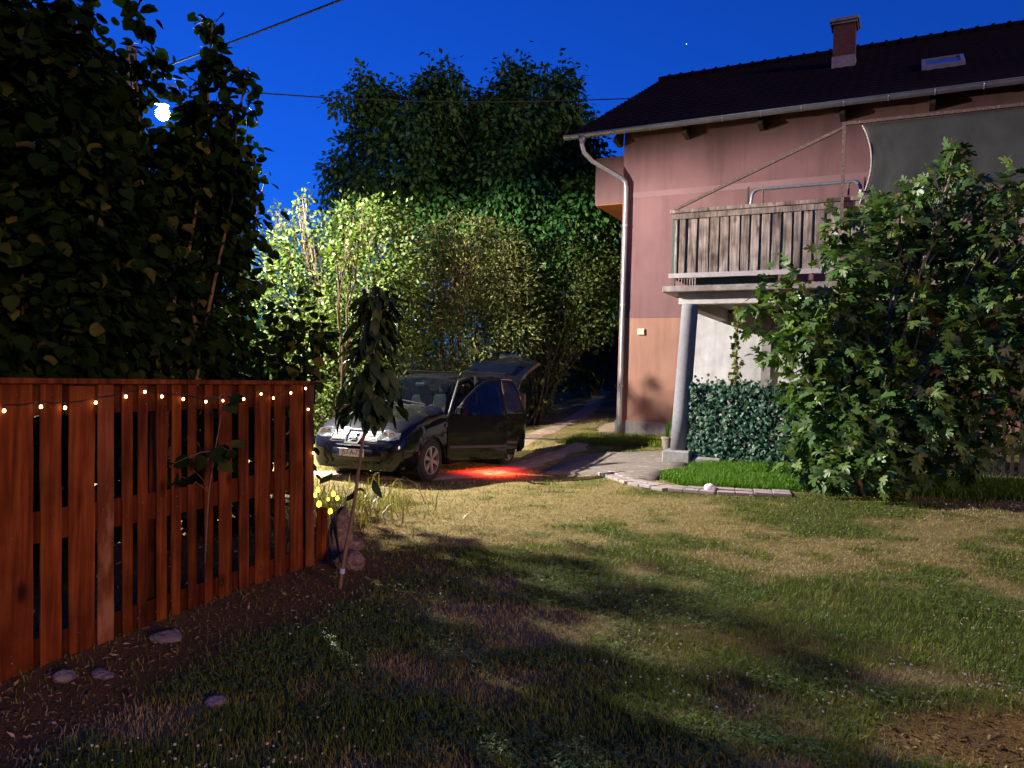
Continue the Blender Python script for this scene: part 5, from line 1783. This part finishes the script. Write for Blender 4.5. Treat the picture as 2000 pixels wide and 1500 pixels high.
def door(name, label, hx_, hinge_ang, outline, win, handle_x, xh):
    """outline/win in (x,z) of the closed door; rotated about a vertical hinge at x=xh"""
    d = bpy.data.objects.new(name, None)
    d.empty_display_size = .2
    COL.objects.link(d)
    d.parent = car
    d.location = (xh, .885, 0)
    d.rotation_euler = (0, 0, hinge_ang)
    d['label'] = label
    def yo(z):
        if z <= 1.02:
            return .022 - .10 * max(0, .42 - z) ** 1.2 - .02 * max(0, z - .85)
        return .0166 - (z - 1.02) * .36
    def P_(x, z, dy=0): return (x - xh, yo(z) + dy, z)
    # lower panel
    low = [(x, z) for x, z in outline if z <= 1.03]
    zz = [.28, .34, .42, .55, .70, .82, .86, .95, 1.02]
    def xr(z):
        pts = outline + [outline[0]]
        xs2 = []
        for (x0, z0), (x1, z1) in zip(pts[:-1], pts[1:]):
            if (z0 - z) * (z1 - z) <= 0 and z0 != z1:
                xs2.append(x0 + (x1 - x0) * (z - z0) / (z1 - z0))
        return (max(xs2), min(xs2)) if xs2 else (0, 0)
    q = MB()
    for dy in (0, -.075):
        for z in zz:
            x0, x1 = xr(min(max(z, outline[0][1] + .001), 1.02))
            for k in range(5):
                q.v.append(P_(x0 + (x1 - x0) * k / 4, z, dy))
    nz_ = len(zz)
    for s_ in (0, 1):
        for i in range(nz_ - 1):
            for k in range(4):
                a2 = s_ * nz_ * 5 + i * 5 + k
                q.f.append((a2, a2 + 1, a2 + 6, a2 + 5))
    o2 = nz_ * 5
    for i in range(nz_ - 1):
        q.f.append((i * 5, i * 5 + 5, o2 + i * 5 + 5, o2 + i * 5))
        q.f.append((i * 5 + 4, i * 5 + 9, o2 + i * 5 + 9, o2 + i * 5 + 4))
    for k in range(4):
        q.f.append((k, k + 1, o2 + k + 1, o2 + k))
        t2 = (nz_ - 1) * 5
        q.f.append((t2 + k, t2 + k + 1, o2 + t2 + k + 1, o2 + t2 + k))
    pan = q.build('door_panel', M['paint'], None, smooth=True); pan.parent = d
    e = pan.modifiers.new('es', 'EDGE_SPLIT'); e.split_angle = math.radians(35)
    fr_ = MB()
    up_ = [(x, z) for x, z in win]
    fr_.tube([P_(x, z, -.02) for x, z in up_], .026, 8)
    o = fr_.build('window_frame', M['paint'], None, smooth=True); o.parent = d
    g = MB().prism([P_(x, z, -.02) for x, z in win], (0, -.004, 0), (0, 0, 0))
    o = g.build('window_pane', M['tint'], None); o.parent = d
    h = MB().bar(P_(handle_x + .09, .90, .030), P_(handle_x - .09, .91, .030), .022, .028)
    o = h.build('handle', M['chrome'] if False else M['paint'], None, bevel=.006); o.parent = d
    st_ = MB().bar(P_(xr(.5)[0] - .03, .50, .012), P_(xr(.5)[1] + .03, .50, .012), .018, .05)
    o = st_.build('door_strip', M['trim'], None, bevel=.006); o.parent = d
    return d, P_
d1, P1_ = door('front_door', 'front door swung wide open', .5, -math.radians(34), [(-.50, .28), (-.50, 1.02), (-1.64, 1.02), (-1.66, .28)],
               [(-.62, 1.03), (-.90, 1.30), (-1.12, 1.47), (-1.28, 1.56), (-1.45, 1.60), (-1.63, 1.62), (-1.645, 1.03)], -1.52, -.50)
mm_ = MB().bar(P1_(-.68, 1.06, .0), P1_(-.68, 1.06, .12), .05, .05)
mm_.box(P1_(-.67, 1.10, .19), (.12, .19, .15))
o = mm_.build('wing_mirror', M['paint'], None, bevel=.03); o.parent = d1
rl_ = MB().box(P1_(-1.60, .31, -.05), (.06, .04, .03))
o = rl_.build('door_lamp', M['redlamp'], None); o.parent = d1
d2, P2_ = door('rear_door', 'rear side door standing open behind the front door', .5, -math.radians(37), [(-1.70, .28), (-1.70, 1.02), (-2.62, 1.02), (-2.60, .80), (-2.44, .42), (-2.38, .28)],
               [(-1.71, 1.03), (-1.71, 1.62), (-2.1, 1.635), (-2.40, 1.62), (-2.52, 1.40), (-2.60, 1.03)], -2.5, -1.70)
# tailgate raised, hinged at the roof rear
tg = bpy.data.objects.new('tailgate', None)
COL.objects.link(tg)
tg.parent = car
tg.location = (-3.52, 0, 1.66)
tg.rotation_euler = (0, math.radians(33), 0)
tm = MB()
prof_ = [(0, .0), (-.12, .02), (-.55, -.02), (-.72, -.06), (-1.12, -.16), (-1.2, -.22)]
ys2 = (-.74, -.66, -.4, 0, .4, .66, .74)
for dz in (0, -.07):
    for x_, z_ in prof_:
        for y_ in ys2:
            w_ = 1 - .12 * (x_ > -.1)
            tm.v.append((x_ + .10 * (abs(y_) / .74) ** 2, y_ * w_, z_ + dz - .10 * (abs(y_) / .74) ** 3))
k7, k6 = len(ys2), len(prof_)
for s_ in (0, 1):
    for i in range(k6 - 1):
        for j in range(k7 - 1):
            a2 = s_ * k6 * k7 + i * k7 + j
            tm.f.append((a2, a2 + 1, a2 + k7 + 1, a2 + k7))
o2 = k6 * k7
for i in range(k6 - 1):
    for j in (0, k7 - 1):
        a2 = i * k7 + j
        tm.f.append((a2, a2 + k7, a2 + k7 + o2, a2 + o2))
for j in range(k7 - 1):
    for i in (0, k6 - 1):
        a2 = i * k7 + j
        tm.f.append((a2, a2 + 1, a2 + 1 + o2, a2 + o2))
o = tm.build('gate_panel', M['paint'], None, smooth=True); o.parent = tg
e = o.modifiers.new('es', 'EDGE_SPLIT'); e.split_angle = math.radians(40)
o = MB().box((-.34, 0, .012), (.42, 1.1, .012)).build('rear_window', M['tint'], None); o.parent = tg
o = MB().box((-1.19, 0, -.2), (.04, .5, .06)).build('plate_recess', M['chrome'], None); o.parent = tg
for sgn in (1, -1):
    cbuild(MB().tube([(-3.5, sgn * .68, 1.2), (-3.85, sgn * .66, 1.62)], .012, 6), 'gas_strut', M['steel'])
    cbuild(MB().box((-3.66, sgn * .80, 1.18), (.06, .12, .36)), 'tail_light', M['rust'], bevel=.02)

# red door light pool on the ground
rd = bpy.data.lights.new('red_door_light', 'SPOT')
rd.energy = 300
rd.color = (1, .03, .015)
rd.spot_size = math.radians(150)
rd.spot_blend = .6
rd.shadow_soft_size = .03
ro = bpy.data.objects.new('red_door_light', rd)
COL.objects.link(ro)
rp_ = gground(955, 924)
ro.location = (float(rp_[0]), float(rp_[1]), .36)

# ------------------------------------------------------------------ street lamp and overhead wires
lx, ly, lz = (float(v) for v in LAMP)
gl = float(gz(lx - .7, ly + .15))
slamp = thing('street_lamp', 'lit street lamp shining through the hazel leaves at the top left', 'street lamp', (lx - .7, ly + .15, gl))
MB().tube([(lx - .7, ly + .15, gl - .2), (lx - .7, ly + .15, lz + 1.3)], [.12, .09], 14).build('pole', M['polewood'], slamp, smooth=True)
MB().tube([(lx - .7, ly + .15, lz - .15), (lx - .4, ly + .05, lz + .22), (lx - .08, ly, lz + .17)], .03, 8).build('arm', M['steel'], slamp, smooth=True)
MB().box((lx, ly, lz + .15), (.20, .16, .05)).build('head', M['steel'], slamp, bevel=.02)
bm = bmesh.new()
bmesh.ops.create_uvsphere(bm, u_segments=16, v_segments=10, radius=.125)
me = bpy.data.meshes.new('lens')
bm.to_mesh(me); bm.free()
me.materials.append(M['lamp'])
o = bpy.data.objects.new('lens', me)
o.location = (lx, ly, lz - .02)
COL.objects.link(o)
adopt(o, slamp)
ld = bpy.data.lights.new('street_light', 'SPOT')
ld.energy = LAMP_WATTS
ld.color = (1.0, .93, .82)
ld.spot_size = math.radians(179)
ld.spot_blend = .19
ld.shadow_soft_size = .07
lo = bpy.data.objects.new('street_light', ld)
lo.location = (lx, ly, lz - .24)
lo.rotation_euler = Vector((-1.0, -.40, 6.5)).to_track_quat('Z', 'Y').to_euler()   # the head leans towards the yard
COL.objects.link(lo)
adopt(lo, slamp)
pt = np.array([lx - .7, ly + .15, lz + 1.0])
q1 = at(295, 140, 14.2)
w1 = [pt, q1, at(480, 72, 12.4), at(665, 0, 10.8), at(900, -96, 9.2), at(1400, -320, 6.5)]
o = MB().tube(w1, .016, 6).build('overhead_cable', M['cable'], None, smooth=True)
tag(o, 'thick overhead cable rising steeply to the right from the hazel leaves', 'cable', 'overhead cables')
xw = [290, 450, 657, 822, 967, 1100, 1240]
yw = [163, 178, 192, 198, 199.5, 197, 192]
w2 = [pt - np.array([0, 0, .12])] + [at(x_, y_, 14.6 + 6.4 * (x_ - 290) / 950) for x_, y_ in zip(xw, yw)]
o = MB().tube(w2, .015, 6).build('overhead_cable', M['cable'], None, smooth=True)
tag(o, 'thin sagging overhead cable crossing the tree to the house roof', 'cable', 'overhead cables')
# bright star
sp_ = CAMP + ray(1341, 86) * 900
bm = bmesh.new()
bmesh.ops.create_icosphere(bm, subdivisions=1, radius=.42)
me = bpy.data.meshes.new('star')
bm.to_mesh(me); bm.free()
me.materials.append(M['star'])
o = bpy.data.objects.new('star', me)
o.location = tuple(float(v) for v in sp_)
COL.objects.link(o)
tag(o, 'tiny bright star in the deep blue sky above the roof', 'star')

# ------------------------------------------------------------------ lawn: grass blades, clover, litter
def scatter(n, y0, y1, seed, margin=1.2, power=1.0):
    r = np.random.default_rng(seed)
    u_ = r.uniform(0, 1, n)
    y = y0 * (y1 / y0) ** u_ if power == 1.0 else y0 + (y1 - y0) * u_
    w = .69 * y + margin
    x = r.uniform(-1, 1, n) * w
    return x, y
def allowed(x, y, path=True):
    ok = np.ones(len(x), bool)
    ok &= ~in_poly(x, y, APRON)
    ok &= dist_poly(x, y, PATHW) > .20 + .06 * (fbm(x * 4, y * 4, 2) - .5)
    t = (x - HO[0]) * HN[0] + (y - HO[1]) * HN[1]
    u_ = (x - HO[0]) * HU[0] + (y - HO[1]) * HU[1]
    ok &= ~((u_ > 2.3) & (t < 3.7))
    ok &= ~((u_ > -.05) & (t < .05))
    return ok
def blades(name, x, y, h, w, tint, mat, seed, seg=2, lean=.5):
    r = np.random.default_rng(seed)
    n = len(x)
    z = GROUND_Z(x, y)
    a = r.uniform(0, 2 * math.pi, n)
    side = np.stack([np.cos(a), np.sin(a), np.zeros(n)], 1)
    b = a + math.pi / 2 + r.normal(0, .5, n)
    ln = np.abs(r.normal(0, lean, n))[:, None] * h[:, None] * np.stack([np.cos(b), np.sin(b), np.zeros(n)], 1)
    base = np.stack([x, y, z - .004], 1)
    up = np.zeros((n, 3)); up[:, 2] = h
    if seg == 1:
        V = np.stack([base - side * w[:, None], base + side * w[:, None], base + up + ln], 1)
        Fc = np.arange(n * 3).reshape(n, 3)
        k = 3
    else:
        mid = base + up * .6 + ln * .35
        tip = base + up * .95 + ln
        V = np.stack([base - side * w[:, None], base + side * w[:, None], mid - side * w[:, None] * .7, mid + side * w[:, None] * .7, tip], 1)
        f = np.array([[0, 1, 3], [0, 3, 2], [2, 3, 4]])
        Fc = (f[None] + (np.arange(n) * 5)[:, None, None]).reshape(-1, 3)
        k = 5
    me = raw_mesh(name, V.reshape(-1, 3), Fc, mat)
    at_ = me.attributes.new('tint', 'FLOAT', 'POINT')
    at_.data.foreach_set('value', np.repeat(np.clip(tint, 0, 1), k).astype(np.float32))
    o = bpy.data.objects.new(name, me)
    COL.objects.link(o)
    return o
def lawn(n, y0, y1, seed, hr, wr, seg):
    x, y = scatter(n, y0, y1, seed)
    r = np.random.default_rng(seed + 1)
    bare = cov_bare(x, y)
    rt, d = rut(x, y)
    keep = allowed(x, y) & (r.uniform(size=n) > bare * .93) & (r.uniform(size=n) > rt * .95) & ~in_poly(x, y, LUSH)
    t = (x - FA[0]) * FN[0] + (y - FA[1]) * FN[1]
    al = (x - FA[0]) * FD[0] + (y - FA[1]) * FD[1]
    keep &= ~((t < .02) & (al < 3.0))
    x, y = x[keep], y[keep]
    dry = cov_dry(x, y)
    # tufts
    tuft = fbm(x * 5, y * 5, 55)
    h = r.uniform(*hr, len(x)) * (.55 + .9 * tuft) * (1 - .35 * dry)
    w = r.uniform(*wr, len(x)) * (1 + .06 * np.maximum(y - 5, 0))
    tint = np.clip(dry * .78 + r.normal(.12, .16, len(x)), 0, 1)
    return blades('lawn_grass', x, y, h, w, tint, M['grass'], seed + 2, seg, .75)
o = lawn(210000, 2.2, 7.0, 201, (.020, .058), (.0016, .0030), 2)
tag(o, 'patchy green and dry lawn grass in the foreground', 'grass', kind='stuff')
o = lawn(230000, 7.0, 26.0, 211, (.02, .055), (.003, .0055), 1)
tag(o, 'patchy dry lawn grass in the middle distance and beside the track', 'grass', kind='stuff')
# lush strip by the terrace
r = np.random.default_rng(5)
LP = np.array(LUSH)
x = r.uniform(LP[:, 0].min(), LP[:, 0].max(), 160000); y = r.uniform(LP[:, 1].min(), LP[:, 1].max(), 160000)
ok = in_poly(x, y, LUSH) & allowed(x, y)
x, y = x[ok][:42000], y[ok][:42000]
o = blades('lush_grass', x, y, r.uniform(.06, .15, len(x)), r.uniform(.003, .006, len(x)), r.uniform(0, 1, len(x)), M['lush'], 7, 2, .6)
tag(o, 'bright lush grass strip under the ivy screen', 'grass', kind='stuff')
# grass along the foot of the house
x = r.uniform(-1, 3.4, 14000); t_ = r.uniform(.05, 1.6, 14000)
Q = HO[None, :2] + HU[None, :2] * x[:, None] * .9 + HN[None, :2] * t_[:, None]
ok = allowed(Q[:, 0], Q[:, 1])
o = blades('verge_grass', Q[ok, 0], Q[ok, 1], r.uniform(.04, .16, ok.sum()), r.uniform(.004, .008, ok.sum()), r.uniform(0, .5, ok.sum()), M['grass'], 8, 1, .6)
tag(o, 'dark verge grass at the foot of the pink house wall', 'grass', kind='stuff')
# tall weeds and strap leaves beside the fence end
g_ = gground(650, 1010)
n = 900
x = g_[0] + r.normal(.05, .45, n); y = g_[1] + r.normal(.5, .8, n)
t = (x - FA[0]) * FN[0] + (y - FA[1]) * FN[1]; al = (x - FA[0]) * FD[0] + (y - FA[1]) * FD[1]
ok = (al > 3.05) & (t < 1.1)
o = blades('weeds', x[ok], y[ok], r.uniform(.08, .34, ok.sum()), r.uniform(.004, .011, ok.sum()), r.uniform(0, 1, ok.sum()), M['strap'], 9, 2, .9)
tag(o, 'dry yellow weeds and strap leaves past the fence end', 'weeds', kind='stuff')
# clover leaves
n = 60000
x, y = scatter(n, 2.3, 11.5, 301)
r2 = np.random.default_rng(302)
patch = smooth(.36, .56, fbm(x * .8, y * .8, 91))
keep = allowed(x, y) & (r2.uniform(size=n) < patch * .95) & (cov_bare(x, y) < .5) & (cov_dry(x, y) < .6)
x, y = x[keep], y[keep]
n = len(x)
a = r2.uniform(0, 2 * math.pi, n)
P, D, Nn, S = [], [], [], []
z = GROUND_Z(x, y) + r2.uniform(.015, .045, n)
for k in range(3):
    b_ = a + k * 2.094
    d_ = np.stack([np.cos(b_), np.sin(b_), r2.normal(0, .15, n)], 1)
    P.append(np.stack([x, y, z], 1)); D.append(d_); Nn.append(np.stack([r2.normal(0, .25, n), r2.normal(0, .25, n), np.ones(n)], 1)); S.append(r2.uniform(.011, .024, n))
P, D, Nn, S = map(np.concatenate, (P, D, Nn, S))
D[:, :2] *= 1.0
o = leaf_cloud('clover', 'simple', P, D, Nn, S * 1.2, r2.uniform(0, 1, len(P)), M['clover'])
tag(o, 'clover leaves growing low through the lawn', 'clover', kind='stuff')
# clover flower heads: small lumpy balls
n = 4200
x, y = scatter(n, 2.4, 11.3, 311)
patch = smooth(.42, .6, fbm(x * .7 + 4, y * .7, 95)) + .4 * (y > 9.0) * (x > 2)
keep = allowed(x, y) & (r2.uniform(size=n) < patch * .8) & (cov_bare(x, y) < .6)
x, y = x[keep], y[keep]
bm = bmesh.new()
bmesh.ops.create_icosphere(bm, subdivisions=1, radius=1)
iv_ = np.array([v.co[:] for v in bm.verts]); if_ = np.array([[v.index for v in f.verts] for f in bm.faces])
bm.free()
n = len(x)
s_ = r2.uniform(.0045, .0085, n) * (1 + .04 * np.maximum(0, y - 5))
c_ = np.stack([x, y, GROUND_Z(x, y) + r2.uniform(.045, .085, n)], 1)
V = c_[:, None] + iv_[None] * s_[:, None, None] * np.array([1, 1, .85]) * r2.uniform(.8, 1.15, (n, len(iv_), 1))
Fc = (if_[None] + (np.arange(n) * len(iv_))[:, None, None]).reshape(-1, 3)
me = raw_mesh('clover_flowers', V.reshape(-1, 3), Fc, M['flower'])
at_ = me.attributes.new('tint', 'FLOAT', 'POINT')
at_.data.foreach_set('value', np.repeat(r2.uniform(0, 1, n), len(iv_)).astype(np.float32))
o = bpy.data.objects.new('clover_flowers', me)
COL.objects.link(o)
tag(o, 'small white clover flower heads dotted over the lawn', 'flowers', kind='stuff')
# dry litter and chips on the bare earth
n = 26000
x, y = scatter(n, 2.4, 9, 321)
keep = (cov_bare(x, y) > r2.uniform(.2, .8, n)) & allowed(x, y)
x, y = x[keep], y[keep]
n = len(x)
P = np.stack([x, y, GROUND_Z(x, y) + r2.uniform(.003, .014, n)], 1)
D = np.stack([r2.normal(0, 1, n), r2.normal(0, 1, n), r2.normal(0, .25, n)], 1)
Nn = np.stack([r2.normal(0, .45, n), r2.normal(0, .45, n), np.ones(n)], 1)
o = leaf_cloud('leaf_litter', 'lance', P, D, Nn, r2.uniform(.012, .055, n), r2.uniform(0, 1, n) ** 1.6, M['litter'])
tag(o, 'dry leaf litter and bark chips on the bare earth by the fence', 'leaf litter', kind='stuff')
